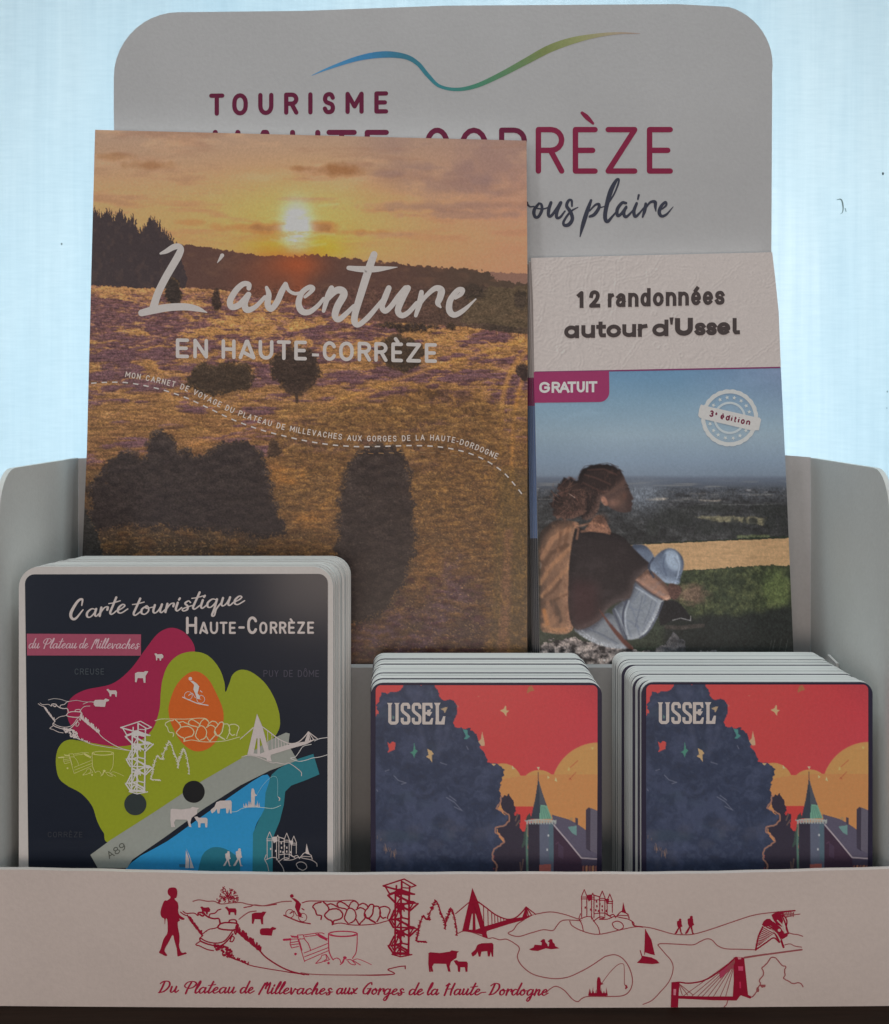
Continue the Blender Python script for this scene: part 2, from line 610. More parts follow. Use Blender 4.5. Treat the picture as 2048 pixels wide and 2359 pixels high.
M_BOARD = card_mat('white_cardboard', (.665, .665, .685))
M_BOARD_SHADED = card_mat('shaded_cardboard', (.47, .47, .48))  # same board set darker, shade of the pockets put into its colour
M_SIDE_DAYLIT = card_mat('daylit_side_cardboard', (.82, .85, .845))  # same board set brighter and cooler, window light put into its colour
M_FRONT_WARMLIT = card_mat('warmlit_front_cardboard', (.86, .77, .735))  # same board tinted warm, light bounced off the table put into its colour
M_PAPER = card_mat('white_paper', (.84, .82, .81), 0.5)
M_EDGE = edge_mat('paper_edges', (.84, .84, .83), (.42, .42, .42), 0.0011)
M_EDGE_DARK = edge_mat('printed_edges', (.10, .10, .12), (.02, .02, .03), 0.0008, 2.0)
M_NAVY = card_mat('navy_print', tuple(lin((38, 35, 58)) * 1.6), 0.42, .1)
M_INK = ink_mat('printed_ink', 0.6, 0.3)
M_GLOSS = ink_mat('laminated_ink', 0.42, 0.16, 0.30, .05)
M_GLOSS.node_tree.nodes['Principled BSDF'].inputs['Coat Roughness'].default_value = 0.15
M_PHOTO = ink_mat('printed_photograph', 0.42, 0.30, 0.12, .05)


def table_mat():
    m, nt, b = mat_base('dark_wood', 0.75, 0.12)
    n = noise(nt, 9, 6, .65, 'Object', (1, 14, 1))
    r = ramp(nt, n.outputs['Fac'], [(.3, (.012, .006, .004)), (.7, (.028, .014, .009))])
    nt.links.new(r.outputs['Color'], b.inputs['Base Color'])
    bump(nt, b, n.outputs['Fac'], 0.0008, 0.3)
    return m


def blind_mat():
    m = bpy.data.materials.new('blind_fabric')
    m.use_nodes = True
    nt = m.node_tree
    nt.nodes.clear()
    out = nt.nodes.new('ShaderNodeOutputMaterial')
    mix = nt.nodes.new('ShaderNodeMixShader')
    mix.inputs['Fac'].default_value = 0.72
    df = nt.nodes.new('ShaderNodeBsdfDiffuse')
    tr = nt.nodes.new('ShaderNodeBsdfTranslucent')
    v = noise(nt, 150, 6, .75, 'Object', (1.0, 1, .03))      # hanging threads
    w = noise(nt, 420, 3, .6, 'Object', (.12, 1, 1.0))        # weft
    p = noise(nt, 5.5, 4, .55, 'Object', (1, 1, .35))          # uneven cloth
    a = ramp(nt, v.outputs['Fac'], [(.28, (.905, .92, .93)), (.72, (1, 1, 1))])
    c = ramp(nt, w.outputs['Fac'], [(.30, (.94, .95, .955)), (.70, (1, 1, 1))])
    d = ramp(nt, p.outputs['Fac'], [(.30, (.87, .925, .955)), (.70, (1, 1, 1))])
    col = mul(nt, mul(nt, a.outputs['Color'], c.outputs['Color']), d.outputs['Color'])
    nt.links.new(col, tr.inputs['Color'])
    nt.links.new(col, df.inputs['Color'])
    nt.links.new(df.outputs['BSDF'], mix.inputs[1])
    nt.links.new(tr.outputs['BSDF'], mix.inputs[2])
    nt.links.new(mix.outputs['Shader'], out.inputs['Surface'])
    return m


M_TABLE = table_mat()
M_BLIND = blind_mat()
M_SPECK = card_mat('speck', (.05, .06, .06))
M_SMEAR = card_mat('smear', (.42, .52, .50))


# ------------------------------------------------------------------ painting the printed photographs (values per grid point)
class Canvas:
    def __init__(self, x0, y0, x1, y1, s=1.0, base=(128, 128, 128)):
        self.x0, self.y0, self.s = x0, y0, s
        self.w, self.h = int((x1 - x0) * s), int((y1 - y0) * s)
        xs = x0 + (np.arange(self.w) + .5) / s
        ys = y0 + (np.arange(self.h) + .5) / s
        self.X, self.Y = np.meshgrid(xs.astype(np.float32), ys.astype(np.float32))
        self.a = np.zeros((self.h, self.w, 3), np.float32) + np.array(base, np.float32)

    def noise(self, cx, cy, seed, octaves=3, gain=.5, warp=0.0):
        WX = WY = 0
        if warp:
            WX = (self.noise(cx * .7, cy * 1.1, seed + 700, 3) - .5) * warp * cx
            WY = (self.noise(cx * .7, cy * 1.1, seed + 800, 3) - .5) * warp * cy
        out = np.zeros((self.h, self.w), np.float32)
        amp, tot = 1.0, 0.0
        for o in range(octaves):
            rng = np.random.default_rng(seed * 31 + o)
            gx, gy = np.maximum(self.X - self.x0 + WX + 40, 0) / cx, np.maximum(self.Y - self.y0 + WY + 40, 0) / cy
            g = rng.random((int(gy.max()) + 3, int(gx.max()) + 3), dtype=np.float32)
            ix, iy = gx.astype(int), gy.astype(int)
            fx, fy = gx - ix, gy - iy
            fx, fy = fx * fx * (3 - 2 * fx), fy * fy * (3 - 2 * fy)
            v = (g[iy, ix] * (1 - fx) + g[iy, ix + 1] * fx) * (1 - fy) + (g[iy + 1, ix] * (1 - fx) + g[iy + 1, ix + 1] * fx) * fy
            out += amp * v
            tot += amp
            amp *= gain
            cx, cy = max(cx / 2, 1.2), max(cy / 2, 1.2)
        return out / tot

    def mix(self, m, c):
        c = np.asarray(c, np.float32)
        m = np.clip(m, 0, 1)[..., None]
        self.a = self.a * (1 - m) + c * m

    def mask_poly(self, pts, rough=0.0, rc=8, seed=1, soft=0.0):
        P = np.asarray([p[:2] for p in pts], np.float32)
        X, Y = self.X, self.Y
        if rough:
            X = X + (self.noise(rc, rc, seed, 3) - .5) * 2 * rough
            Y = Y + (self.noise(rc, rc, seed + 50, 3) - .5) * 2 * rough
        b = rough + 3
        i0 = max(int((P[:, 1].min() - b - self.y0) * self.s), 0); i1 = min(int((P[:, 1].max() + b - self.y0) * self.s) + 1, self.h)
        j0 = max(int((P[:, 0].min() - b - self.x0) * self.s), 0); j1 = min(int((P[:, 0].max() + b - self.x0) * self.s) + 1, self.w)
        m = np.zeros((self.h, self.w), np.float32)
        if i1 <= i0 or j1 <= j0:
            return m
        x, y = X[i0:i1, j0:j1], Y[i0:i1, j0:j1]
        ins = np.zeros(x.shape, bool)
        for k in range(len(P)):
            xa, ya = P[k]
            xb, yb = P[(k + 1) % len(P)]
            if ya == yb:
                continue
            ins ^= ((ya > y) != (yb > y)) & (x < (xb - xa) * (y - ya) / (yb - ya) + xa)
        m[i0:i1, j0:j1] = ins
        return self.blur(m, soft) if soft else m

    def blur(self, m, r):
        r = max(int(r * self.s), 1)
        for ax in (0, 1):
            for _ in range(2):
                c = np.cumsum(np.pad(m, [(r + 1, r) if i == ax else (0, 0) for i in range(2)], mode='edge'), axis=ax)
                m = (c[2 * r + 1:] - c[:-2 * r - 1]) / (2 * r + 1) if ax == 0 else (c[:, 2 * r + 1:] - c[:, :-2 * r - 1]) / (2 * r + 1)
        return m.astype(np.float32)

    def poly(self, pts, c, alpha=1.0, **k):
        self.mix(self.mask_poly(pts, **k) * alpha, c)

    def dist(self, pts):
        d = np.full((self.h, self.w), 1e9, np.float32)
        for a, b in zip(pts[:-1], pts[1:]):
            ax, ay, bx, by = a[0], a[1], b[0], b[1]
            L = (bx - ax) ** 2 + (by - ay) ** 2 + 1e-6
            t = np.clip(((self.X - ax) * (bx - ax) + (self.Y - ay) * (by - ay)) / L, 0, 1)
            d = np.minimum(d, (self.X - ax - t * (bx - ax)) ** 2 + (self.Y - ay - t * (by - ay)) ** 2)
        return np.sqrt(d)

    def line(self, pts, w, c, alpha=1.0, soft=.8):
        P = [p[:2] for p in pts]
        xs, ys = [p[0] for p in P], [p[1] for p in P]
        b = w + 4
        i0 = max(int((min(ys) - b - self.y0) * self.s), 0); i1 = min(int((max(ys) + b - self.y0) * self.s) + 1, self.h)
        j0 = max(int((min(xs) - b - self.x0) * self.s), 0); j1 = min(int((max(xs) + b - self.x0) * self.s) + 1, self.w)
        if i1 <= i0 or j1 <= j0:
            return
        sub = Canvas.__new__(Canvas)
        sub.X, sub.Y = self.X[i0:i1, j0:j1], self.Y[i0:i1, j0:j1]
        sub.h, sub.w = sub.X.shape
        d = sub.dist(P)
        m = np.clip((w / 2 - d) / soft + .5, 0, 1) * alpha
        self.a[i0:i1, j0:j1] = self.a[i0:i1, j0:j1] * (1 - m[..., None]) + np.asarray(c, np.float32) * m[..., None]

    def glow(self, x, y, rx, ry, c, alpha=1.0, p=2.0):
        d = np.sqrt(((self.X - x) / rx) ** 2 + ((self.Y - y) / ry) ** 2)
        self.mix(np.exp(-d ** p) * alpha, c)

    def ell(self, x, y, rx, ry, c, alpha=1.0, soft=.15, rough=0.0, rc=8, seed=3):
        X, Y = self.X, self.Y
        d = np.sqrt(((X - x) / rx) ** 2 + ((Y - y) / ry) ** 2)
        if rough:
            d = d + (self.noise(rc, rc, seed, 3) - .5) * 2 * rough
        self.mix(np.clip((1 - d) / soft + .5, 0, 1) * alpha, c)

    def clump(self, x, y, rx, ry, top, bot, seed, rag=.55, alpha=1.0):
        """one ragged tuft, lit from above, painted in a small window"""
        b = 1.5
        i0 = max(int((y - ry * b - self.y0) * self.s), 0); i1 = min(int((y + ry * b - self.y0) * self.s) + 1, self.h)
        j0 = max(int((x - rx * b - self.x0) * self.s), 0); j1 = min(int((x + rx * b - self.x0) * self.s) + 1, self.w)
        if i1 - i0 < 2 or j1 - j0 < 2:
            return
        X, Y = self.X[i0:i1, j0:j1], self.Y[i0:i1, j0:j1]
        rng = np.random.default_rng(seed)
        nz = rng.random(X.shape, dtype=np.float32)
        if nz.shape[0] > 3 and nz.shape[1] > 3:
            nz[1:-1, 1:-1] = (nz[1:-1, 1:-1] * 2 + nz[:-2, 1:-1] + nz[2:, 1:-1] + nz[1:-1, :-2] + nz[1:-1, 2:]) / 6
        d = np.sqrt(((X - x) / rx) ** 2 + ((Y - y) / ry) ** 2) + (nz - .5) * 2 * rag
        m = (np.clip((1 - d) * 3 + .5, 0, 1) * alpha)[..., None]
        t = np.clip((Y - y) / (2 * ry) + .5 + (nz - .5) * .9, 0, 1)[..., None]
        c = np.asarray(top, np.float32) * (1 - t) + np.asarray(bot, np.float32) * t
        self.a[i0:i1, j0:j1] = self.a[i0:i1, j0:j1] * (1 - m) + c * m

    def form(self, pts, mid, light, dark, r=8, lx=-.5, ly=-1.0, k=26, rough=0.0, alpha=1.0):
        """a rounded photographed form: the print's own light and shade across it"""
        m = self.mask_poly(pts, rough=rough, rc=6, soft=1)
        b = self.blur(m, r)
        gy, gx = np.gradient(b)
        sh = np.clip(-(gx * lx + gy * ly) * -k / 1.1, -1, 1)[..., None]
        mid, light, dark = (np.asarray(c, np.float32) for c in (mid, light, dark))
        col = mid + np.clip(sh, 0, 1) * (light - mid) + np.clip(-sh, 0, 1) * (dark - mid)
        mm = (m * alpha)[..., None]
        self.a = self.a * (1 - mm) + col * mm
        return m

    def sample(self, px, py):
        u = np.clip((px - self.x0) * self.s - .5, 0, self.w - 1.001)
        v = np.clip((py - self.y0) * self.s - .5, 0, self.h - 1.001)
        i, j = v.astype(int), u.astype(int)
        fv, fu = (v - i)[..., None], (u - j)[..., None]
        a = self.a
        return (a[i, j] * (1 - fu) + a[i, j + 1] * fu) * (1 - fv) + (a[i + 1, j] * (1 - fu) + a[i + 1, j + 1] * fu) * fv


def picture(name, canvas, surf, left, right, nu, nv, parent, mat, gain=1.0, lift=0.0001, topsag=None, soften=0):
    """left / right: edge polylines in photo px, top to bottom"""
    Lp, Rp = np.array(left, float), np.array(right, float)

    def along(P, t):
        d = np.concatenate([[0], np.cumsum(np.hypot(*np.diff(P, axis=0).T))])
        return np.stack([np.interp(t * d[-1], d, P[:, 0]), np.interp(t * d[-1], d, P[:, 1])], -1)
    v = np.linspace(0, 1, nv)
    L, R = along(Lp, v), along(Rp, v)
    u = np.linspace(0, 1, nu)[None, :, None]
    P = L[:, None, :] * (1 - u) + R[:, None, :] * u
    px, py = P[..., 0].ravel(), P[..., 1].ravel()
    if soften:
        a = canvas.a
        canvas.a = np.stack([canvas.blur(a[..., i], soften) for i in range(3)], -1)
    col = np.clip(lin(canvas.sample(px, py)) * gain, 0.002, .92)
    vv = surf.at(px, py, lift)
    ix = np.arange(nu * nv).reshape(nv, nu)
    faces = np.stack([ix[:-1, :-1], ix[1:, :-1], ix[1:, 1:], ix[:-1, 1:]], -1).reshape(-1, 4)
    return part(name, vv, faces, parent, [mat], cols=col, smooth=True)


# ------------------------------------------------------------------ the place: table, blind
tb = part('table', *box(-.75, .75, .20, .92, -.03, 0.0), None, [M_TABLE])
tb['kind'] = 'structure'
tb['label'] = 'dark brown wooden table top under the display'
tb['category'] = 'table'

Y_BLIND = 1.05
bl = thing('window_blind', (0, Y_BLIND, .2), 'pale backlit fabric window blind behind the cardboard display', 'blind')
part('fabric', *box(-.95, .95, Y_BLIND, Y_BLIND + .0008, -.45, 1.25), bl, [M_BLIND])
sb = plane_y(Y_BLIND)
for x, y, r, c in ((2034, 400, 2.4, 70), (142, 562, 2.0, 150), (2044, 902, 1.6, 150), (2043, 940, 1.2, 160)):
    sp = Art(sb, 0.0008, 1.5)
    sp.disc(x, y, r, (c, c + 10, c + 14), r * 1.4)
    sp.build('speck', bl, M_INK)
sm = Art(sb, 0.0008)
sm.brush([(1928, 460, 1.5), (1938, 460, 3), (1942, 475, 3), (1941, 488, 2), (1936, 493, 1)], (165, 185, 185))
sm.brush([(1947, 480, 2), (1949, 487, 2)], (165, 185, 185))
sm.build('smear', bl, M_INK)

# ------------------------------------------------------------------ the display box
YF, YB = .400, .496          # front panel, back panel
HW = .1515                   # half width
ds = thing('display_stand', (0, .45, 0), 'white cardboard counter display with rounded header and red drawings along its front', 'display stand')


def front_y(x, z):
    b = 1 - np.clip(np.abs(np.asarray(x) / .165), 0, 1) ** 2
    return YF - b * (.0018 + np.clip(np.asarray(z) / .046, 0, 1) * .0042)


SF = Surf(front_y)
# front panel: bowed sheet, double wall, its foot slightly torn
NX, NZ = 90, 10
top = lambda x: .0459 + .00018 * math.sin(x * 47 + 1) + .00006 * math.sin(x * 260)
random.seed(3)
vs, fs = [], []
for side in (0, 1):
    for j in range(NZ + 1):
        for i in range(NX + 1):
            x = -HW - .001 + (2 * HW + .002) * i / NX
            z = top(x) * j / NZ
            y = float(front_y(x, z)) + side * .0016
            vs.append((x, y, z))
n1 = (NX + 1) * (NZ + 1)
ix = lambda s, j, i: s * n1 + j * (NX + 1) + i
for j in range(NZ):
    for i in range(NX):
        fs.append([ix(0, j, i), ix(0, j, i + 1), ix(0, j + 1, i + 1), ix(0, j + 1, i)])
        fs.append([ix(1, j, i), ix(1, j + 1, i), ix(1, j + 1, i + 1), ix(1, j, i + 1)])
for i in range(NX):
    fs.append([ix(0, NZ, i), ix(0, NZ, i + 1), ix(1, NZ, i + 1), ix(1, NZ, i)])
    fs.append([ix(0, 0, i), ix(1, 0, i), ix(1, 0, i + 1), ix(0, 0, i + 1)])
for j in range(NZ):
    fs.append([ix(0, j, 0), ix(0, j + 1, 0), ix(1, j + 1, 0), ix(1, j, 0)])
    fs.append([ix(0, j, NX), ix(1, j, NX), ix(1, j + 1, NX), ix(0, j + 1, NX)])
fp = part('front_panel', vs, fs, ds, [M_FRONT_WARMLIT], smooth=False)
# second ply folded down inside
vs2 = [(x, y + .0034, z - .0009) for x, y, z in vs]
part('inner_ply', vs2, fs, fp, [M_FRONT_WARMLIT])
# back panel with header: outline in the panel's plane
SB = plane_y(YB)


def rounded(pts_px, surf):
    a = np.array(pts_px, float)
    return surf.at(a[:, 0], a[:, 1])


hd = [(1786, 1047), (1777, 580), (1779, 195)]
hd += arc(1643, 150, 137, 139, 8, -75, 13)
hd += [(1560, 9.5), (1024, 13), (700, 25), (420, 28)]
hd += arc(412, 178, 150, 150, -90, -180, 12)
hd += [(262, 250), (266, 560), (270, 1052)]
back = rounded(hd, SB)
lo = [(-.1521, YB, H - .0029), (-.1521, YB, .0), (.1521, YB, .0), (.1521, YB, H - .0024)]
back = np.concatenate([back, np.array(lo)])
vb, fb = slab(back, .0025)
bp_ = part('back_panel', vb, fb, ds, [M_BOARD])

# side panels: rounded at the front top corner
for sx in (-1, 1):
    zb_, zf_ = H - .0027, H - .0058
    prof = [(YB - .0002, 0), (YB - .0002, zb_), (.4235, zf_)]
    prof += [(.4235 - .016 * math.sin(a) * .95, zf_ - .016 * (1 - math.cos(a))) for a in np.linspace(.25, math.pi / 2, 8)]
    prof += [(.4075, .09), (.4065, .052), (.4068, 0)]
    a = [(sx * (HW + .0005), y, z) for y, z in prof]
    b = [(sx * (HW + .0023), y, z) for y, z in prof]
    n = len(prof)
    v = np.array(a + b)
    f = [list(range(n)), list(range(2 * n - 1, n - 1, -1))] + [[i, (i + 1) % n, n + (i + 1) % n, n + i] for i in range(n)]
    sp_ = part('side_panel', v, f, ds, [M_SIDE_DAYLIT])
    if sx == 1:
        # torn glue tab low on the right wall
        q = [(1898, 1515), (1912, 1508), (1932, 1528), (1932, 1551), (1912, 1542), (1900, 1530)]
        pts = []
        for px, py in q:
            x = HW - .0006
            y = x * F / (px - CX)
            pts.append((x, y, H - (py - CY) * y / F))
        tv = np.array(pts)
        tv2 = tv.copy(); tv2[:, 0] -= .0004 + .0006 * np.array([0, 1, 1, .4, .2, 0])
        part('torn_tab', np.concatenate([tv, tv2]), [list(range(6)), list(range(11, 5, -1))] + [[i, (i + 1) % 6, 6 + (i + 1) % 6, 6 + i] for i in range(6)], sp_, [M_PAPER])

# divider between the front and the rear pockets
YD = .4615
zd = H - (1531 - CY) * .468 / F
part('divider', *box(-HW + .0003, HW - .0003, YD, YD + .0075, .003, zd), ds, [M_BOARD_SHADED])
part('base', *box(-HW + .0003, HW - .0003, .4065, YB - .0003, .0008, .003), ds, [M_BOARD_SHADED])
part('rear_shelf', *box(-HW + .0003, HW - .0003, YD + .0078, YB - .0003, .045, .055), ds, [M_BOARD])

# ------------------------------------------------------------------ header printing
PLUM = (78, 18, 44)
PLUM2 = (104, 24, 52)
INKN = (44, 46, 58)
WH = 150.0


def gain(white):
    """printed colours are read off the photo; white card there has this value"""
    return .80 / lin((white,) * 3)[0]


hl = Art(SB, .00006, gain(150))
c7 = T(460, 200, 460 / 1792)
caps_boxes(hl, c7, [('T', 85, 222), ('O', 292, 432), ('U', 525, 662), ('R', 757, 887), ('I', 975, 1012), ('S', 1102, 1218), ('M', 1308, 1472), ('E', 1567, 1692)],
           262, 200, 39, PLUM, slope=-.0135)
c2 = T(900, 0, 900 / 1792)
for ch, a, b in (('H', 490, 554), ('a', 566, 655), ('U', 668, 738), ('T', 752, 822), ('E', 840, 896)):
    glyph(hl, CAPS[ch], a, b, 404, 105, 12.0, PLUM)
caps_boxes(hl, c2, [('C', 155, 272), ('O', 315, 448), ('R', 497, 625)], 797, 212, 24, PLUM)
caps_boxes(hl, c2, [('R', 665, 797), ('E', 835, 950), ('Z', 985, 1132), ('E', 1175, 1295)], 797, 215, 25, PLUM2)
hl.brush(c2([(878, 518, 15), (900, 538, 22), (928, 566, 12)]), PLUM2)
hl.up()
c3 = T(1200, 400, 360 / 1792)
for st in (
    [(20, 560, 20), (40, 440, 34), (66, 330, 26), (80, 360, 24), (110, 380, 18), (150, 376, 16)],
    [(205, 342, 26), (152, 420, 40), (160, 492, 36), (200, 494, 34), (240, 420, 36), (235, 355, 30), (205, 340, 24)],
    [(150, 392, 14), (250, 405, 18), (330, 382, 16)],
    [(345, 332, 36), (320, 410, 40), (318, 482, 36), (352, 480, 34), (410, 400, 30), (455, 332, 36)],
    [(458, 332, 38), (415, 430, 40), (410, 500, 36), (450, 500, 30), (505, 430, 20)],
    [(585, 372, 22), (582, 310, 28), (548, 308, 32), (525, 370, 38), (570, 440, 42), (590, 520, 42), (552, 582, 44), (500, 592, 36), (490, 552, 30), (540, 470, 26), (590, 420, 22), (655, 386, 10)],
    [(805, 306, 30), (760, 430, 48), (710, 590, 46), (678, 722, 12)],
    [(785, 430, 16), (850, 362, 26), (895, 352, 34), (890, 402, 38), (840, 470, 40), (790, 492, 30)],
    [(900, 392, 16), (968, 374, 14)],
    [(975, 376, 20), (1060, 250, 20), (1112, 130, 22), (1124, 68, 22), (1092, 80, 36), (1030, 200, 54), (980, 380, 48), (965, 500, 46), (992, 550, 40), (1050, 490, 26), (1092, 440, 20)],
    [(1205, 338, 32), (1160, 336, 36), (1105, 410, 40), (1110, 482, 36), (1152, 460, 34), (1205, 390, 36)],
    [(1208, 380, 30), (1180, 450, 38), (1202, 497, 34), (1260, 450, 24), (1310, 390, 18)],
    [(1328, 340, 32), (1296, 430, 40), (1312, 492, 36), (1362, 450, 24), (1415, 385, 18)],
    [(1352, 246, 26), (1342, 292, 22)],
    [(1432, 345, 32), (1420, 420, 40), (1396, 497, 22)],
    [(1415, 420, 16), (1480, 332, 28), (1538, 326, 40), (1542, 380, 32), (1548, 432, 12)],
    [(1618, 408, 16), (1666, 362, 26), (1658, 326, 28), (1612, 370, 38), (1586, 440, 42), (1612, 487, 36), (1672, 465, 26), (1746, 380, 8)],
):
    hl.brush(c3(st), INKN, 7)
hl.build('lettering', bp_, M_INK)

sw = Art(SB, .00006, gain(158))
P = spline([(718, 174, 1), (758, 157, 5.5), (825, 134.5, 11.5), (883, 125.5, 15), (932, 130, 12), (962, 146, 10), (986, 174, 9.5), (1012, 198, 7.5), (1051, 206, 8),
            (1096, 198, 10), (1151, 173.5, 12), (1211, 141.5, 15), (1262, 114, 17.5), (1312, 95.5, 16), (1367, 83, 10), (1422, 76.5, 5), (1475, 77, .6)], 10)
stops = [718, 850, 930, 1010, 1100, 1250, 1330, 1420, 1475]
cc = np.array([(70, 125, 165), (52, 108, 150), (48, 98, 118), (48, 108, 118), (62, 112, 92), (104, 114, 72), (126, 130, 90), (144, 132, 114), (140, 118, 110)], float)
sw.stroke(P, np.stack([np.interp(P[:, 0], stops, cc[:, i]) for i in range(3)], -1), caps=False)
sw.build('logo_swoosh', bp_, M_INK)

# ------------------------------------------------------------------ line drawings (shared by the front panel and the folded map)
C4, C5, C6 = T(340, 1980, .3125), T(820, 1980, .3125), T(1300, 1980, .3125)
C2B, C7B, C4B, C3B = T(880, 1980, 200 / 1720), T(640, 2070, 260 / 1792), T(360, 2030, 200 / 1792), T(1640, 2070, 220 / 1746)


def d_tower(A, m, c, w):
    f = m(C2B)
    L = lambda p, q=1.0, **k: A.line(f(p), w * q, c, **k)
    L([(25, 522), (440, 388), (672, 518), (580, 548), (385, 430)], 1.2)
    L([(25, 522), (150, 560), (300, 600), (390, 590)], 1.6)
    L([(60, 530), (150, 680), (400, 600)], 1.3)
    L([(120, 712), (260, 660), (640, 688)], 1.6)
    L([(120, 712), (255, 850)], 1.8); L([(390, 440), (390, 610)], 1.7); L([(545, 540), (545, 620)], 1.4)
    L([(385, 600), (640, 690), (400, 640)], 1.3); L([(285, 520), (285, 600)], 1.5); L([(420, 560), (560, 570)], 1.0)
    for x in (268, 380, 540):
        L([(x, 640), (x - 4, 900), (x - 8, 1500), (x - 18, 1890)], 1.7)
    for y in (700, 1175, 1680):
        L([(265, y), (525, y + 130)], 1.9); L([(265, y + 10), (400, y - 20), (530, y + 10)], 1.5)
        L([(300, y + 165), (380, y + 40), (530, y + 160)], 1.2); L([(270, y + 170), (530, y + 180)], 1.5)
    for y in (870, 1380):
        L([(270, y + 90), (520, y - 10)], 1.7); L([(290, y + 20), (525, y + 130)], 1.9); L([(300, y + 160), (380, y), (440, y + 150)], 1.4)
        L([(390, y + 260), (300, y + 60)], 1.7); L([(270, y + 290), (330, y + 140)], 1.2)
    for y, x in ((870, 712), (1370, 705)):
        A.poly(f([(540, y - 60), (630, y - 45), (x, y + 5), (560, y + 20)]), c)
        L([(x, y + 5), (550, y + 150)], 1.6); L([(620, y), (550, y + 110)], 1.2)
    for y, x in ((1185, 105), (1700, 90)):
        A.poly(f([(x, y), (270, y - 25), (270, y + 35)]), c)
        L([(x + 60, y), (240, y - 175)], 1.6); L([(x + 40, y + 20), (225, y + 160)], 1.7); L([(180, y), (240, y + 110)], 1.2); L([(200, y - 20), (250, y - 110)], 1.0)
    L([(200, 1880), (370, 1928), (590, 1885)], 1.2); L([(210, 1870), (540, 1880)], 1.4); L([(220, 1860), (300, 1740), (520, 1860)], 1.3)
    A.poly(f([(250, 620), (400, 600), (520, 640), (400, 700), (290, 690)]), c)
    for y in (940, 1460):
        A.poly(f([(290, y - 40), (440, y - 30), (470, y + 30), (390, y + 70), (310, y + 40)]), c)


def d_pines(A, m, c, w):
    f = m(C2B)
    rnd = random.Random(5)
    for pts in ([(870, 1625), (690, 1610), (700, 1530), (720, 1420), (745, 1300), (780, 1190), (825, 1115), (870, 1170), (940, 1180), (930, 1090), (985, 980), (1020, 900), (1065, 815), (1120, 910), (1150, 1010), (1190, 1110), (1240, 1230), (1250, 1370)],
                [(1250, 1370), (1270, 1220), (1300, 1130), (1330, 1050), (1370, 975), (1410, 1060), (1440, 1170), (1460, 1290), (1480, 1400), (1480, 1490)]):
        P = spline(pts, 4)
        A.stroke([(x, y, w * f.k / f.k) for x, y in [f([tuple(p)])[0] for p in P]], c)
        k = f.k
        for i, p in enumerate(P):
            q = f([tuple(p)])[0]
            a = rnd.uniform(0, 6.28)
            l = rnd.uniform(2.0, 4.6) * k / (200 / 1720)
            A.line([(q[0] - l * abs(math.cos(a)), q[1] - l * .5 * math.sin(a)), (q[0] + l * abs(math.cos(a)) * .6, q[1] + l * .6)], w * rnd.uniform(.7, 1.2), c)


def d_bridge(A, m, c, w, cables=True):
    f = m(C5)
    A.poly(f([(858, 210), (868, 330), (830, 528), (783, 528), (832, 320)]), c)
    A.poly(f([(858, 210), (900, 310), (972, 580), (935, 572), (862, 330)]), c)
    A.poly(f([(832, 320), (890, 300), (905, 400), (830, 400)]), c)
    A.poly(f([(862, 395), (878, 395), (882, 520), (860, 520)]), c)
    A.poly(f([(800, 515), (880, 520), (960, 490), (1130, 440), (1230, 425), (1320, 403), (1240, 446), (1130, 476), (965, 528), (960, 560), (880, 542), (800, 528)]), c)
    A.line(f([(900, 312), (955, 352), (1030, 408), (1110, 440), (1170, 432), (1215, 398), (1255, 350)]), w * 1.3, c, smooth=5)
    for x, y0 in ((940, 342), (972, 365), (1000, 388), (1022, 404), (1044, 416), (1066, 426), (1088, 434), (1108, 440)):
        A.line(f([(x, y0), (x + 3, 500 - (x - 940) * .3)]), w * .8, c)
    A.line(f([(735, 400), (832, 318)]), w, c)
    for q in ((1325, 405), (1240, 432), (1272, 420), (1296, 412)):
        A.line(f([(1255, 350), q]), w * 1.1, c)
    A.poly(f([(1248, 362), (1258, 350), (1262, 420), (1225, 428)]), c)


def wob(cx, cy, rx, ry, seed, n=13, amp=.13):
    r = random.Random(seed)
    return [(cx + rx * math.cos(a) * (1 + r.uniform(-amp, amp)), cy + ry * math.sin(a) * (1 + r.uniform(-amp, amp))) for a in np.linspace(0, 2 * math.pi, n, endpoint=False)]


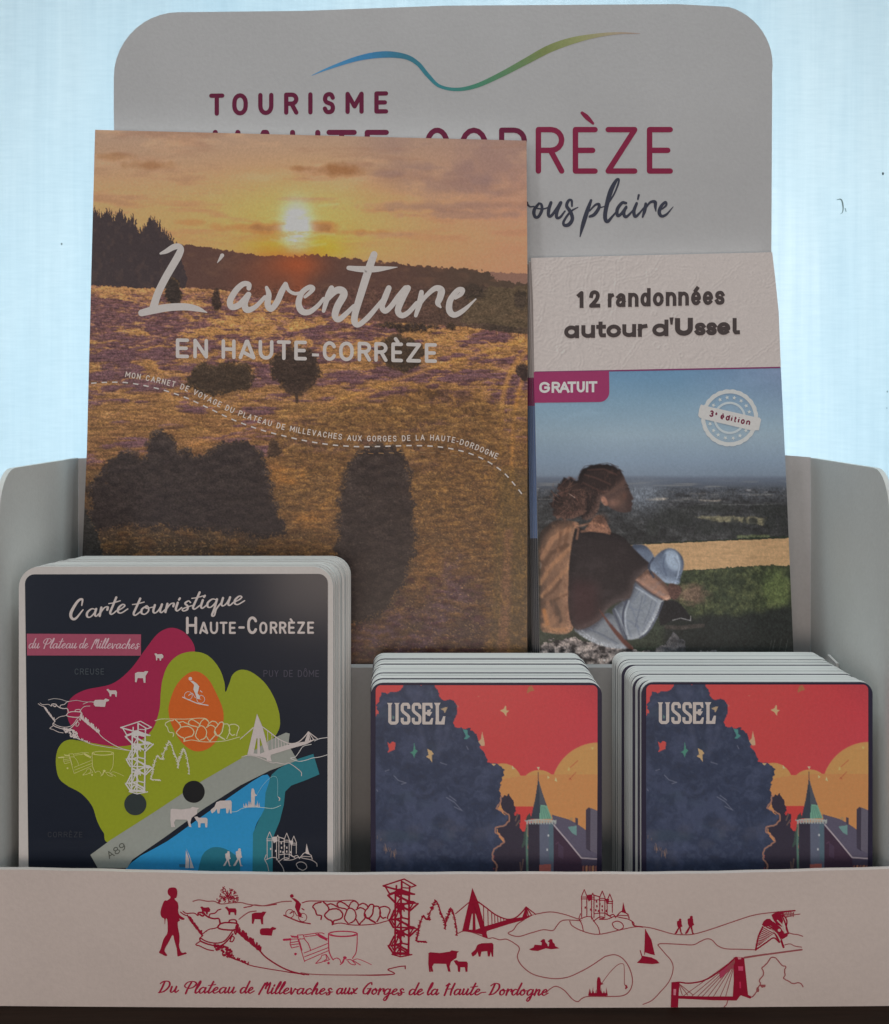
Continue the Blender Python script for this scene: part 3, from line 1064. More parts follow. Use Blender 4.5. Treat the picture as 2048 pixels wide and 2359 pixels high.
def d_bushes(A, m, c, w):
    f = m(C7B)
    A.line(f([(385, 70), (480, 42), (620, 40), (900, 42), (1080, 28), (1210, 30), (1260, 60), (1285, 100)]), w, c, smooth=4)
    A.line(f([(690, 60), (600, 80), (555, 130), (590, 180), (620, 255), (690, 275), (685, 330)]), w * 1.4, c, smooth=4, jitter=.5)
    A.line(f([(720, 50), (780, 110), (810, 180), (740, 265), (800, 330), (860, 360), (865, 415)]), w * 1.5, c, smooth=4, jitter=.4)
    A.line(f([(810, 180), (880, 165), (970, 175), (1030, 250), (1000, 320), (890, 355), (880, 400)]), w * 1.5, c, smooth=4, jitter=.4)
    A.line(f([(780, 105), (850, 85), (960, 140), (1090, 175), (1070, 260), (1060, 330), (1120, 400)]), w * 1.4, c, smooth=4, jitter=.4)
    A.line(f([(960, 140), (940, 90), (990, 50), (1060, 80), (1130, 140), (1100, 185)]), w * 1.4, c, smooth=4, jitter=.4)
    A.line(f([(1130, 140), (1160, 70), (1220, 40), (1280, 95), (1260, 150)]), w * 1.3, c, smooth=4, jitter=.4)
    A.line(f([(1120, 150), (1190, 165), (1240, 240), (1230, 330), (1190, 370), (1140, 390)]), w * 1.4, c, smooth=4, jitter=.4)
    A.line(f([(1240, 180), (1310, 145), (1385, 185), (1370, 260), (1385, 310), (1320, 380), (1295, 410), (1240, 330)]), w * 1.4, c, smooth=4, jitter=.4)
    A.line(f([(1290, 105), (1350, 75), (1410, 105), (1430, 145), (1385, 200)]), w * 1.4, c, smooth=4, jitter=.4)
    A.line(f([(1430, 145), (1470, 95), (1520, 105), (1515, 180), (1490, 270), (1420, 320), (1385, 250)]), w * 1.5, c, smooth=4, jitter=.4)
    A.line(f([(1520, 125), (1600, 130), (1630, 220), (1610, 300), (1575, 365)]), w * 1.4, c, smooth=4, jitter=.4)
    A.line(f([(1430, 310), (1490, 350), (1545, 380)]), w * 1.9, c, smooth=4)
    A.line(f([(1610, 160), (1640, 135), (1720, 130), (1780, 180), (1750, 270), (1740, 320)]), w * 1.4, c, smooth=4, jitter=.4)
    A.line(f([(1625, 200), (1620, 260), (1665, 310), (1710, 300)]), w * 1.5, c, smooth=4, jitter=.4)
    A.line(f([(870, 410), (1000, 390), (1140, 415), (1300, 422), (1540, 405), (1700, 365), (1790, 340)]), w, c, smooth=4)


def d_bike(A, m, c, w):
    f = m(C7B)
    k = f.k
    for x, y in ((190, 240), (395, 300)):
        A.line(f(arc(x, y, 65, 66, 0, 360, 18)), w * .8, c)
    A.line(f([(95, 265), (210, 315), (350, 370), (515, 400)]), w * 1.5, c, smooth=3)
    A.line(f([(190, 240), (260, 200), (300, 270), (340, 280), (395, 300)]), w * .8, c)
    A.line(f([(190, 240), (225, 205)]), w * .8, c); A.line(f([(385, 160), (415, 180)]), w * 1.3, c)
    A.poly(f([(215, -5), (265, -5), (330, 40), (370, 90), (350, 170), (340, 200), (385, 255), (370, 300), (330, 290), (300, 200), (272, 140), (285, 60), (240, 15)]), c)
    (hx, hy), = f([(222, -40)])
    A.disc(hx, hy, 30 * k, c)


def d_cauldron(A, m, c, w):
    f = m(C7B)
    A.line(f(arc(1035, 562, 228, 42, 0, 360, 26)), w * 1.4, c)
    A.line(f(arc(1035, 570, 190, 32, 0, 180, 14)), w * 1.6, c)
    A.line(f([(805, 560), (805, 700), (815, 840), (850, 930), (880, 975)]), w * 1.3, c, smooth=4)
    A.line(f([(1262, 565), (1258, 720), (1240, 860), (1185, 950)]), w * 1.1, c, smooth=4)
    A.line(f([(880, 970), (930, 945), (985, 970), (1010, 1030), (1060, 930), (1040, 1010), (990, 1050)]), w, c, smooth=3)
    A.poly(f(wob(1065, 940, 28, 26, 2)), c)
    A.line(f([(1090, 975), (1150, 970), (1220, 1000), (1310, 1055)]), w, c, smooth=4)
    A.line(f([(1110, 990), (1160, 1040), (1240, 1050), (1180, 985)]), w, c, smooth=3)
    A.line(f([(1200, 975), (1270, 960), (1380, 1000), (1485, 1050)]), w * .8, c, smooth=4)
    for p in ([(95, 655), (200, 645), (420, 640)], [(205, 590), (320, 620)], [(310, 580), (400, 575), (425, 640)], [(410, 580), (600, 550), (700, 545), (735, 560)], [(430, 605), (610, 585)],
              [(320, 650), (365, 800), (425, 1000)], [(335, 650), (385, 820)], [(420, 640), (480, 710), (525, 825)], [(420, 865), (790, 715)], [(425, 925), (800, 780)], [(430, 990), (800, 830)],
              [(600, 560), (680, 620), (780, 665)], [(640, 560), (790, 640)], [(200, 660), (195, 730), (220, 785), (330, 760)], [(205, 700), (330, 680)], [(200, 735), (330, 720)], [(310, 580), (320, 650)],
              [(600, 1030), (680, 950), (700, 900), (760, 890), (780, 960), (700, 1010), (610, 1030)], [(770, 890), (820, 970), (740, 1000)]):
        A.line(f(p), w * .95, c)
    A.line(f([(95, 655), (200, 648)]), w * 2.6, c); A.line(f([(225, 605), (320, 612)]), w * 2.0, c)
    A.line(f([(640, 575), (770, 655)]), w * 2.2, c)
    A.poly(f(wob(280, 882, 22, 20, 4)), c); A.poly(f(wob(805, 1025, 20, 20, 6)), c)


def d_cow(A, m, c):
    A.poly(m(C5)([(535, 690), (548, 684), (620, 690), (690, 680), (705, 670), (760, 678), (745, 690), (742, 725), (722, 738), (700, 755), (690, 790), (698, 828), (680, 826), (665, 770), (575, 768), (562, 790), (570, 826), (557, 828), (548, 800), (554, 829), (540, 828), (533, 770)]), c)


def d_calf(A, m, c):
    A.poly(m(C5)([(720, 745), (745, 742), (755, 752), (815, 752), (825, 765), (822, 828), (808, 828), (803, 795), (770, 795), (768, 828), (752, 828), (748, 785), (735, 772)]), c)


def d_grazer(A, m, c):
    A.poly(m(C5)([(850, 690), (880, 665), (895, 630), (925, 618), (1005, 615), (1014, 630), (1012, 717), (1002, 716), (995, 680), (985, 716), (972, 714), (968, 676), (925, 680), (918, 716), (905, 716), (897, 680), (885, 700), (862, 716), (854, 705)]), c)


def d_sheep(A, m, c, kind):
    f = m(C4)
    P = {0: [(388, 350), (402, 346), (415, 355), (450, 352), (462, 368), (458, 385), (445, 388), (442, 405), (432, 405), (428, 386), (412, 384), (412, 402), (402, 404), (400, 372)],
         1: [(570, 355), (584, 347), (598, 360), (648, 360), (656, 376), (652, 412), (643, 410), (638, 390), (612, 390), (608, 408), (597, 408), (594, 384), (582, 366)],
         2: [(768, 402), (790, 392), (838, 392), (850, 384), (875, 386), (868, 398), (852, 425), (852, 478), (838, 478), (832, 442), (790, 440), (780, 475), (768, 472)],
         3: [(828, 520), (840, 508), (880, 506), (905, 508), (920, 496), (948, 506), (944, 516), (924, 522), (915, 562), (840, 558), (828, 545)]}[kind]
    A.poly(f(P), c)


def d_hikers(A, m, c):
    f = m(C6)
    for x, y, s in ((848, 495, 1.0), (930, 485, 1.18)):
        g = lambda p: f([(x + a * s, y + b * s) for a, b in p])
        A.poly(g([(-18, -38), (8, -50), (16, -40), (18, -15), (24, -2), (14, 2), (10, 10), (-8, 10), (-16, -10)]), c)
        A.poly(g([(-8, 8), (2, 8), (-18, 50), (-30, 55), (-34, 50)]), c)
        A.poly(g([(-2, 8), (10, 8), (18, 48), (28, 54), (12, 55)]), c)
        (hx, hy), = g([(6, -50)])
        A.disc(hx, hy, 9 * s * f.k, c)


def d_castle(A, m, c, w):
    f = m(C6)
    L = lambda p, q=1.0, **k: A.line(f(p), w * q, c, **k)
    for x, yt, hw, yb in ((147, 222, 22, 430), (210, 248, 12, 440), (280, 232, 22, 430), (335, 255, 22, 400)):
        y0 = yt + (55 if hw > 15 else 30)
        L([(x - hw, y0), (x, yt), (x + hw, y0), (x - hw, y0)]); L([(x - hw, y0 + 14), (x + hw, y0 + 14)])
        L([(x - hw + 3, y0), (x - hw + 3, yb)]); L([(x + hw - 3, y0), (x + hw - 3, yb - 10)])
    A.poly(f([(168, 262), (205, 258), (205, 295), (180, 310), (170, 285)]), c)
    A.poly(f([(300, 290), (330, 290), (328, 318), (310, 322)]), c)
    L([(215, 262), (262, 276)], 1.3); L([(225, 300), (262, 296)])
    for x, y in ((155, 355), (195, 370), (238, 310), (262, 330), (240, 345), (280, 345), (232, 375), (252, 380), (280, 375), (310, 380)):
        A.poly(f([(x - 5, y - 8), (x + 5, y - 8), (x + 5, y + 8), (x - 5, y + 8)]), c)
    L([(120, 400), (110, 440), (160, 422), (200, 425), (215, 450), (250, 500), (262, 548)], 1.0, smooth=4)
    L([(110, 440), (130, 480), (140, 525)], smooth=4)
    L([(215, 455), (260, 425), (300, 430), (255, 440), (320, 440), (370, 420), (420, 430), (470, 440), (510, 465), (515, 490)], 1.1, smooth=4)
    L([(300, 395), (330, 415), (360, 405), (380, 430)], 1.2, smooth=4)
    L([(225, 400), (270, 395), (310, 400), (350, 430)], 1.0, smooth=4)
    L([(365, 500), (355, 470), (390, 455), (425, 470), (435, 500), (405, 520), (370, 505)], 1.1, smooth=4)
    A.poly(f([(434, 312), (448, 370), (460, 400), (425, 390), (428, 360)]), c)
    L([(385, 420), (410, 390), (430, 380), (470, 405), (478, 435)], 1.2); L([(395, 412), (470, 415)])


def d_stones(A, m, c, w):
    f = m(C4B)
    L = lambda p, q=1.0, **k: A.line(f(p), w * q, c, smooth=4, **k)
    rnd = random.Random(9)
    L([(500, 640), (570, 690), (650, 720)], 1.2); L([(550, 620), (620, 665), (780, 660), (850, 710)], 1.2)
    L([(860, 700), (880, 650), (990, 660), (960, 720), (900, 690)], 2.0); L([(1000, 690), (1090, 750), (1200, 775), (1290, 775), (1320, 880)], 1.8)
    L([(1090, 740), (1110, 680), (1210, 660), (1270, 600), (1330, 580)], 1.4)
    L([(1320, 880), (1440, 855), (1650, 870), (1690, 930), (1640, 990), (1540, 1010), (1340, 990), (1270, 950), (1320, 880)], 1.8)
    L([(1500, 840), (1520, 805), (1630, 800), (1650, 860), (1510, 850)], 1.5)
    L([(940, 1100), (1080, 1000), (1200, 975), (1260, 955)], 1.2)
    L([(905, 1170), (960, 1120)], 1.2); L([(905, 1170), (1040, 1245), (1220, 1280), (1380, 1250), (1480, 1160), (1570, 1030)], 1.4)
    L([(900, 1180), (920, 1240), (1100, 1310), (1300, 1340), (1400, 1290), (1500, 1190), (1580, 1090)], 1.7)
    L([(900, 1245), (815, 1310), (900, 1340), (1050, 1410), (1180, 1435)], 1.3)
    L([(1520, 1240), (1560, 1140), (1610, 1170), (1570, 1250), (1520, 1240)], 1.3); L([(1600, 1010), (1640, 1100), (1660, 1010)], 1.5)
    for k in range(26):       # tufts along the left bank
        t = k / 25
        x, y = 660 + 290 * t, 730 + 380 * t
        A.line(f([(x - 15 + rnd.uniform(-25, 25), y - 60 * rnd.uniform(.3, 1)), (x, y + 20)]), w * rnd.uniform(1.2, 2.6) * (1 if t > .1 else .7), c)
    for k in range(34):       # right bank grass
        t = k / 33
        x, y = 1640 + 500 * t, 990 + 420 * t
        A.line(f([(x + rnd.uniform(-10, 35), y - rnd.uniform(20, 110) * (1 - .4 * t)), (x + 10, y + 40)]), w * rnd.uniform(1.2, 2.8), c)
    for k in range(60):       # low shrub
        a, r = rnd.uniform(0, 6.28), rnd.uniform(0, 1) ** .5
        x, y = 1400 + 190 * r * math.cos(a) + 60 * math.sin(a), 1440 + 120 * r * math.sin(a) + 60 * math.cos(a)
        A.poly(f(wob(x, y, rnd.uniform(18, 45), rnd.uniform(14, 34), k, 7, .4)), c)
    P = [(1500, 1560), (1640, 1620), (1760, 1660), (1950, 1740), (2250, 1800), (2560, 1850), (2900, 1905), (3150, 1935)]
    L(P, 1.1)
    for k in range(22):
        t = k / 21
        x, y = 1480 + 420 * t, 1540 + 180 * t
        A.line(f([(x, y), (x + rnd.uniform(-25, 35), y - rnd.uniform(-10, 50))]), w * rnd.uniform(1, 2), c)
    L([(2120, 1410), (2250, 1560), (2500, 1730), (2750, 1850), (3050, 1930)], 1.6)


def ident(f):
    return f


CR = (114, 8, 36)
CRL = (118, 62, 66)
fr = Art(SF, .00008, gain(149))
LW = 2.6


def FL(f, p, q=1.0, c=CR, **k):
    fr.line(f(p), LW * q, c, smooth=k.pop('smooth', 5), **k)


# hill lines first
FL(C4, [(335, 308), (380, 298), (440, 308), (490, 308), (540, 328), (620, 320), (690, 318), (740, 330), (840, 342), (910, 330), (990, 312), (1060, 308)], .95, CRL)
FL(C4, [(710, 355), (760, 345), (790, 335), (860, 342), (950, 330)], .95)
FL(C4, [(675, 440), (710, 412), (750, 388), (800, 380)], 1.0, CRL)
FL(C4, [(1130, 835), (1200, 845), (1300, 850), (1450, 852), (1600, 852), (1790, 848)], .85, CRL)
FL(C5, [(0, 852), (120, 854), (240, 850), (285, 842), (265, 828), (235, 812), (280, 798), (330, 788), (365, 786)], .95)
FL(C5, [(362, 788), (364, 806)], .95, smooth=0)
FL(C5, [(750, 545), (800, 528), (880, 545), (970, 580), (1010, 578), (1060, 592), (1110, 588), (1170, 620), (1205, 655), (1190, 720), (1225, 785), (1310, 848), (1450, 878), (1560, 868), (1660, 825), (1740, 780), (1836, 715)], .9, CRL)
FL(C6, [(300, 715), (370, 702), (430, 730), (480, 800), (503, 895), (482, 968), (430, 1004), (330, 1010), (180, 1010), (130, 1025), (100, 1048), (60, 1030), (0, 965), (-60, 935), (-105, 955), (-136, 985)], .9, CRL)
FL(C5, [(1320, 404), (1430, 387), (1530, 403), (1640, 440)], .9, CRL)
FL(C5, [(1240, 444), (1190, 478), (1160, 520), (1122, 545), (1195, 568), (1290, 542), (1380, 518), (1450, 524), (1480, 490), (1512, 455), (1560, 446), (1660, 452)], .9, CRL)
FL(C6, [(40, 455), (60, 490), (140, 530), (250, 552), (400, 522), (500, 500), (560, 496), (640, 505), (720, 527), (800, 549), (880, 555), (960, 549), (1080, 515), (1250, 457), (1400, 410), (1560, 388), (1700, 375)], .9, CRL)
FL(C6, [(500, 460), (515, 488), (580, 498)], 1.1)
FL(C6, [(690, 630), (720, 620), (860, 626), (950, 629), (1000, 606), (1050, 585), (1090, 595), (1130, 635), (1190, 658), (1300, 662), (1415, 666)], .9, CRL)
FL(C6, [(690, 632), (740, 690), (790, 750), (802, 812), (772, 900), (705, 980), (645, 1040), (580, 1068)], .8, CRL)
fr.up()
# walker with rucksack
fr.blob(C4B([(330, 130), (400, 140), (432, 200), (430, 290), (410, 345), (380, 350), (385, 385), (440, 440), (458, 540), (450, 610), (480, 700), (585, 775), (540, 800), (470, 770), (490, 810), (460, 830), (440, 860), (455, 1000),
             (475, 1100), (480, 1240), (470, 1330), (500, 1440), (540, 1480), (600, 1468), (628, 1490), (600, 1508), (480, 1545), (440, 1550), (430, 1480), (420, 1390), (380, 1250), (340, 1110), (260, 1250), (200, 1350), (170, 1430),
             (200, 1490), (228, 1530), (190, 1545), (100, 1500), (55, 1470), (90, 1400), (150, 1200), (225, 1080), (235, 960), (230, 830), (215, 770), (190, 790), (180, 880), (172, 880), (165, 780), (110, 740), (85, 650), (110, 540),
             (150, 430), (185, 395), (220, 400), (290, 350), (285, 310), (245, 270), (235, 200), (265, 145)]), CR, 3)
d_stones(fr, ident, CR, 2.0)
# bare tree on the ridge
rnd = random.Random(4)
for k in range(70):
    a, r = rnd.uniform(math.pi * .95, math.pi * 2.05), rnd.uniform(.2, 1)
    x, y = 1470 + 210 * r * math.cos(a), 400 + 270 * r * math.sin(a)
    b = rnd.uniform(0, 6.28)
    fr.line(C4B([(x, y), (x + 28 * math.cos(b), y + 28 * math.sin(b)), (x + 45 * math.cos(b + .8), y + 45 * math.sin(b + .8))]), 1.5, CR)
for b in ((1400, 250), (1470, 200), (1540, 230), (1330, 360), (1600, 330), (1560, 160), (1680, 290), (1420, 160)):
    fr.line(C4B([(1500, 450), (1480, 330), b]), 1.9, CR)
for k in range(4):
    d_sheep(fr, ident, CR, k)
d_bike(fr, ident, CR, 2.0)
d_bushes(fr, ident, CR, 2.2)
d_cauldron(fr, ident, (140, 32, 62), 1.9)
fr.up()
d_tower(fr, ident, CR, 2.6)
d_pines(fr, ident, CR, 2.6)
d_bridge(fr, ident, CR, 2.2)
d_cow(fr, ident, CR); d_calf(fr, ident, CR); d_grazer(fr, ident, CR)
d_castle(fr, ident, CR, 1.9)
d_hikers(fr, ident, CR)
# two people in a canoe
fr.poly(C5([(1278, 662), (1310, 648), (1318, 628), (1360, 632), (1420, 640), (1470, 640), (1500, 655), (1440, 662), (1400, 655), (1340, 675), (1290, 670)]), CR)
for x in (1385, 1440):
    fr.poly(C5([(x - 18, 640), (x - 14, 612), (x - 26, 604), (x - 6, 586), (x + 8, 590), (x + 10, 608), (x + 26, 625), (x + 30, 645)]), CR)
# sailing boat
fr.poly(C6([(598, 515), (642, 592), (668, 705), (640, 700), (592, 684)]), CR)
fr.poly(C6([(535, 762), (562, 735), (575, 710), (640, 722), (680, 740), (702, 765), (650, 772), (545, 764)]), CR)
fr.line(C6([(560, 672), (572, 715)]), 2.2, CR); fr.line(C6([(598, 515), (592, 700)]), 1.6, CR)
# angler
fr.poly(C6([(245, 870), (258, 866), (266, 880), (270, 905), (290, 918), (268, 925), (264, 1000), (240, 1000), (240, 900)]), CR)
for k in range(12):
    x = 180 + k * 12
    fr.poly(C6([(x - 4, 1004), (x + 9, 1004), (x + rnd.uniform(-6, 10), rnd.uniform(935, 975))]), CR)
fr.poly(C6([(185, 985), (310, 985), (312, 1008), (182, 1006)]), CR)
FL(C6, [(275, 915), (330, 840), (390, 780), (430, 768), (442, 800), (443, 920)], .55, CRL)
fr.poly(C6([(440, 920), (462, 928), (468, 945), (452, 958), (446, 948), (454, 940)]), CR)
# dam, upper right
f = C3B
fr.poly(f([(1090, 300), (1150, 260), (1215, 230), (1245, 260), (1300, 400), (1280, 520), (1180, 470), (1120, 380)]), CR)
fr.poly(f([(915, 480), (950, 410), (1000, 375), (1060, 370), (1120, 430), (1060, 500), (960, 520)]), CR)
fr.poly(f([(1050, 480), (1120, 420), (1250, 520), (1330, 640), (1400, 620), (1380, 690), (1290, 745), (1230, 680), (1150, 560)]), CR)
fr.line(f([(930, 520), (850, 700), (800, 940)]), 3.6, CR, smooth=5); fr.line(f([(800, 940), (1000, 800), (1130, 720), (1230, 800)]), 3.2, CR, smooth=5)
for k in range(11):
    t = k / 10
    fr.line(f([(930 - 110 * t, 530 + 330 * t), (1130 - 250 * t, 640 + 200 * t)]), 1.9, CR)
for a in ([(1000, 520), (1120, 590), (1210, 760)], [(1040, 500), (1150, 580), (1240, 740)]):
    fr.line(f(a), 3.0, CR, smooth=4)
fr.line(f([(1230, 660), (1310, 890)]), 4.6, CR)
fr.line(f([(1150, 620), (1240, 800)]), 3.0, CR); fr.line(f([(1250, 250), (1330, 420), (1400, 640)]), 3.4, CR, smooth=4)
fr.line(f([(1290, 270), (1370, 400), (1360, 540), (1400, 640)]), 3.2, CR, smooth=4)
fr.line(f([(1250, 250), (1520, 222)]), 3.0, CR); fr.line(f([(1270, 290), (1500, 280)]), 2.0, CRL)
for k in range(8):
    fr.line(f([(1270 + k * 32, 250), (1310 + k * 26, 330)]), 1.6, CR)
fr.line(f([(1340, 350), (1500, 300), (1610, 285)]), 2.0, CRL, smooth=3)
fr.line(f([(1400, 625), (1480, 650), (1570, 660), (1660, 690)]), 2.2, CRL, smooth=4)
fr.line(f([(1330, 850), (1430, 830), (1520, 870), (1640, 890)]), 2.0, CRL, smooth=4)
fr.up()
BG = (150, 138, 133)
fr.line(f([(1200, 400), (1290, 500), (1330, 620)]), 3.0, BG, smooth=4); fr.line(f([(1080, 570), (1180, 640), (1250, 760)]), 2.6, BG, smooth=4); fr.disc(*f([(1232, 580)])[0], 3.6, BG)
# suspension bridge, lower right
fr.poly(f([(395, 1085), (440, 1065), (590, 1080), (600, 1180), (660, 1760), (735, 1800), (700, 1830), (530, 1770), (440, 1840), (380, 1840), (400, 1500)]), CR)
f6 = C6
fr.poly(f6([(790, 905), (850, 900), (845, 960), (838, 1090), (785, 1090)]), CR)
fr.poly(f6([(835, 1005), (1040, 1010), (1240, 1010), (1300, 1000), (1270, 1040), (1100, 1038), (840, 1026)]), CR)
FL(f6, [(845, 905), (930, 912), (1040, 888), (1150, 820), (1262, 725)], 1.2)
for q in ((880, 1005), (940, 1008), (985, 1008), (1020, 1008), (1060, 1010), (1100, 1010), (1150, 1010), (1190, 1010)):
    fr.line(f6([(1255, 735 + (q[0] - 880) * .12), q]), 1.5, CRL)
for q in ((870, 1000), (910, 1000), (950, 1000)):
    fr.line(f6([(845, 915), q]), 1.7, CRL)
fr.poly(f6([(1140, 830), (1262, 728), (1262, 780), (1150, 880)]), (135, 50, 75))
fr.line(f([(590, 1085), (900, 1035), (1645, 935)]), 3.6, CRL); fr.line(f([(600, 1068), (1000, 1010)]), 1.4, CRL)
FL(f, [(735, 1800), (810, 1720), (850, 1620), (890, 1560), (870, 1500), (940, 1400), (940, 1330), (915, 1270), (1000, 1200), (1070, 1090), (1150, 1080), (1220, 1150), (1290, 1230), (1350, 1240), (1330, 1320), (1340, 1400), (1310, 1460),
       (1390, 1500), (1480, 1555), (1580, 1540), (1630, 1560), (1665, 1610)], .95, CRL, jitter=.5)
fr.poly(f(wob(935, 1600, 55, 32, 3, 9, .3)), CRL); fr.poly(f(wob(840, 1670, 30, 50, 8, 9, .3)), CRL)
FL(f6, [(1205, 1040), (1195, 1070), (1180, 1085)], .8, CRL)
fr.up()
fr.poly(f([(470, 1070), (540, 1075), (530, 1112), (480, 1110)]), (165, 110, 118)); fr.poly(f([(480, 1240), (570, 1240), (570, 1320), (485, 1320)]), (160, 60, 90)); fr.poly(f([(500, 1520), (530, 1520), (535, 1640), (505, 1640)]), (150, 35, 68))
fr.poly(f6([(805, 955), (825, 955), (822, 1000), (805, 1000)]), (175, 100, 115))
fr.build('line_drawing', fp, M_INK)

lt = Art(SF, .00008, gain(149))
for word, x0, y0, x1, y1 in (('Du', 367, 2287, 411, 2286), ('Plateau', 424, 2288, 543, 2288), ('de', 553, 2288, 585, 2288), ('Millevaches', 597, 2289, 765, 2291),
                             ('aux', 775, 2290, 823, 2290), ('Gorges', 835, 2290, 930, 2292), ('de', 942, 2292, 975, 2292), ('la', 984, 2292, 1011, 2292),
                             ('Haute-', 1024, 2292, 1121, 2292), ('Dordogne', 1128, 2292, 1262, 2293)):
    script(lt, word, x0, y0, x1, y1, 13.2, 4.0, (124, 18, 48), thin=.5)
lt.build('lettering', fp, M_INK)

# ------------------------------------------------------------------ the travel magazine (rear pocket, left)
SA = lean(.488, 300, .4715, 1500)
mg = thing('travel_magazine', (-.03, .474, .055), 'tall travel magazine with a sunset over heathland on its cover and large white script title', 'magazine')
mg_o = [(219, 299), (1213, 324), (1215.5, 700), (1215, 1100), (1214.5, 1700), (176, 1700), (188.5, 1310), (200, 1040), (210, 640)]
a = np.array(mg_o, float)
of = SA.at(a[:, 0], a[:, 1])
of[:, 2] = np.maximum(of[:, 2], .0551)
v, f = slab(of, .0055, .0004)
part('page_block', v, f, mg, [M_EDGE])
GA = gain(166)
cv = Canvas(170, 290, 1225, 1540, 1.0, (165, 135, 118))
X, Y = cv.X, cv.Y


def vgrad(stops):
    ys = [s[0] for s in stops]
    return np.stack([np.interp(Y, ys, [s[1][i] for s in stops]) for i in range(3)], -1).astype(np.float32)


cv.a = vgrad([(295, (162, 134, 116)), (380, (172, 138, 110)), (470, (188, 146, 100)), (560, (190, 142, 92)), (640, (184, 134, 92))])
right = np.clip((X - 760) / 420, 0, 1)[..., None]
cv.a = cv.a * (1 - right) + right * vgrad([(295, (150, 122, 112)), (440, (166, 126, 108)), (540, (186, 136, 104)), (640, (180, 130, 100))])
cv.glow(690, 515, 210, 100, (214, 166, 90), .8)
cv.glow(690, 572, 110, 36, (212, 158, 44), .9, 3)
# clouds
n = cv.noise(190, 55, 11, 5, .6)
band = np.clip((X - 800) / 250, 0, 1) * np.clip((520 - Y) / 140, 0, 1)
cv.mix(np.clip((n - .47) * 4.5, 0, 1) * band * .85, (132, 106, 104))
n2 = cv.noise(150, 26, 12, 4, .55)
cv.mix(np.clip((n2 - .56) * 5, 0, 1) * np.clip((600 - Y) / 90, 0, 1) * .5, (150, 110, 90))
cv.mix(np.clip((cv.noise(120, 40, 13, 4) - .60) * 5, 0, 1) * np.clip((500 - Y) / 120, 0, 1) * .45, (205, 165, 128))
for x, y, rx, ry, al in ((785, 392, 42, 13, .9), (350, 381, 55, 9, .6), (270, 360, 45, 8, .5), (697, 389, 20, 7, .7), (630, 525, 45, 12, .75), (735, 524, 30, 11, .9), (560, 523, 60, 8, .5), (910, 400, 40, 8, .5), (830, 535, 50, 6, .5),
                         (1060, 420, 90, 30, .55), (1130, 370, 80, 40, .5), (1010, 475, 170, 9, .5), (1100, 495, 130, 8, .5), (440, 512, 45, 6, .35), (900, 540, 60, 6, .35)):
    cv.ell(x, y, rx, ry, (146, 100, 64) if x < 900 else (136, 108, 104), al * .9, 1.0, .75, 22, int(x))
cv.glow(684, 522, 36, 54, (226, 208, 190), 1.0, 2.2)
cv.glow(682, 522, 26, 42, (222, 218, 226), .9, 2.0)
cv.mix(np.clip((cv.noise(40, 12, 113, 4, .6) - .5) * 5, 0, 1) * np.exp(-(((X - 684) / 110) ** 2 + ((Y - 535) / 40) ** 2)) * .55, (186, 130, 60))
for p in ([(625, 552), (660, 560), (700, 566)], [(705, 545), (740, 538), (770, 540)], [(650, 480), (690, 474)], [(735, 474), (780, 470)], [(690, 570), (750, 562)]):
    cv.line(p, 4, (224, 190, 140), .38, 6)
# far ridge and its woods
rid = [(170, 560), (380, 560), (425, 563), (470, 570), (530, 578), (600, 589), (680, 590), (720, 587), (800, 594), (900, 606), (1000, 615), (1060, 619), (1130, 626), (1140, 645), (1225, 655)]
fr_ = [(1120, 625), (1150, 628), (1225, 630), (1225, 700), (1120, 690)]
cv.poly(fr_, (128, 96, 84), 1, rough=3, rc=8)
cv.poly(rid + [(1225, 800), (170, 800)], (84, 60, 54), 1, rough=7, rc=7, seed=5)
cv.mix(cv.mask_poly(rid + [(1225, 800), (170, 800)], rough=7, rc=7, seed=5) * np.clip((X - 880) / 250, 0, 1) * .8, (74, 62, 52))
cv.mix(cv.mask_poly(rid + [(1225, 800), (170, 800)]) * np.clip((cv.noise(26, 12, 21, 3) - .5) * 4, 0, 1) * .45, (104, 76, 62))
cv.mix(cv.mask_poly([(1080, 670), (1225, 650), (1225, 760), (1060, 740)], rough=12, rc=25) * .55, (92, 78, 58))
cv.glow(680, 610, 62, 30, (176, 82, 40), .7, 2)
cv.glow(688, 660, 26, 52, (150, 74, 44), .55, 2)
cv.glow(620, 640, 80, 60, (128, 70, 48), .5, 2)
for x, y, rx, ry in ((1090, 672, 30, 18), (1200, 690, 14, 22), (1150, 760, 40, 10)):
    cv.ell(x, y, rx, ry, (60, 50, 44), .8, .5, .3, 8, x)
# heath
top_f = [(170, 652), (230, 655), (330, 662), (430, 662), (520, 670), (600, 686), (700, 702), (780, 722), (850, 740), (960, 745), (1060, 752), (1140, 762), (1225, 772)]
field = cv.mask_poly(top_f + [(1225, 1560), (170, 1560)], rough=3, rc=9, seed=8)
base = vgrad([(650, (172, 124, 82)), (760, (166, 120, 74)), (860, (150, 108, 66)), (1000, (122, 89, 54)), (1100, (92, 68, 46)), (1250, (72, 55, 43)), (1540, (58, 46, 41))])
cv.a = cv.a * (1 - field[..., None]) + base * field[..., None]
pn = cv.noise(64, 15, 31, 5, .68, 1.6)
pn2 = cv.noise(220, 55, 32, 3)
purp = np.clip((pn - .47 + (pn2 - .5) * .35 + .16 * np.clip((520 - X) / 300, 0, 1) * np.clip((880 - Y) / 80, 0, 1) - .10 * np.clip((Y - 880) / 60, 0, 1)) * 9, 0, 1)
purp *= np.clip((Y - 668) / 20, 0, 1) * (1 - np.clip((Y - 1040) / 90, 0, 1) * .9)
cv.mix(purp * field * .86, (98, 66, 72))
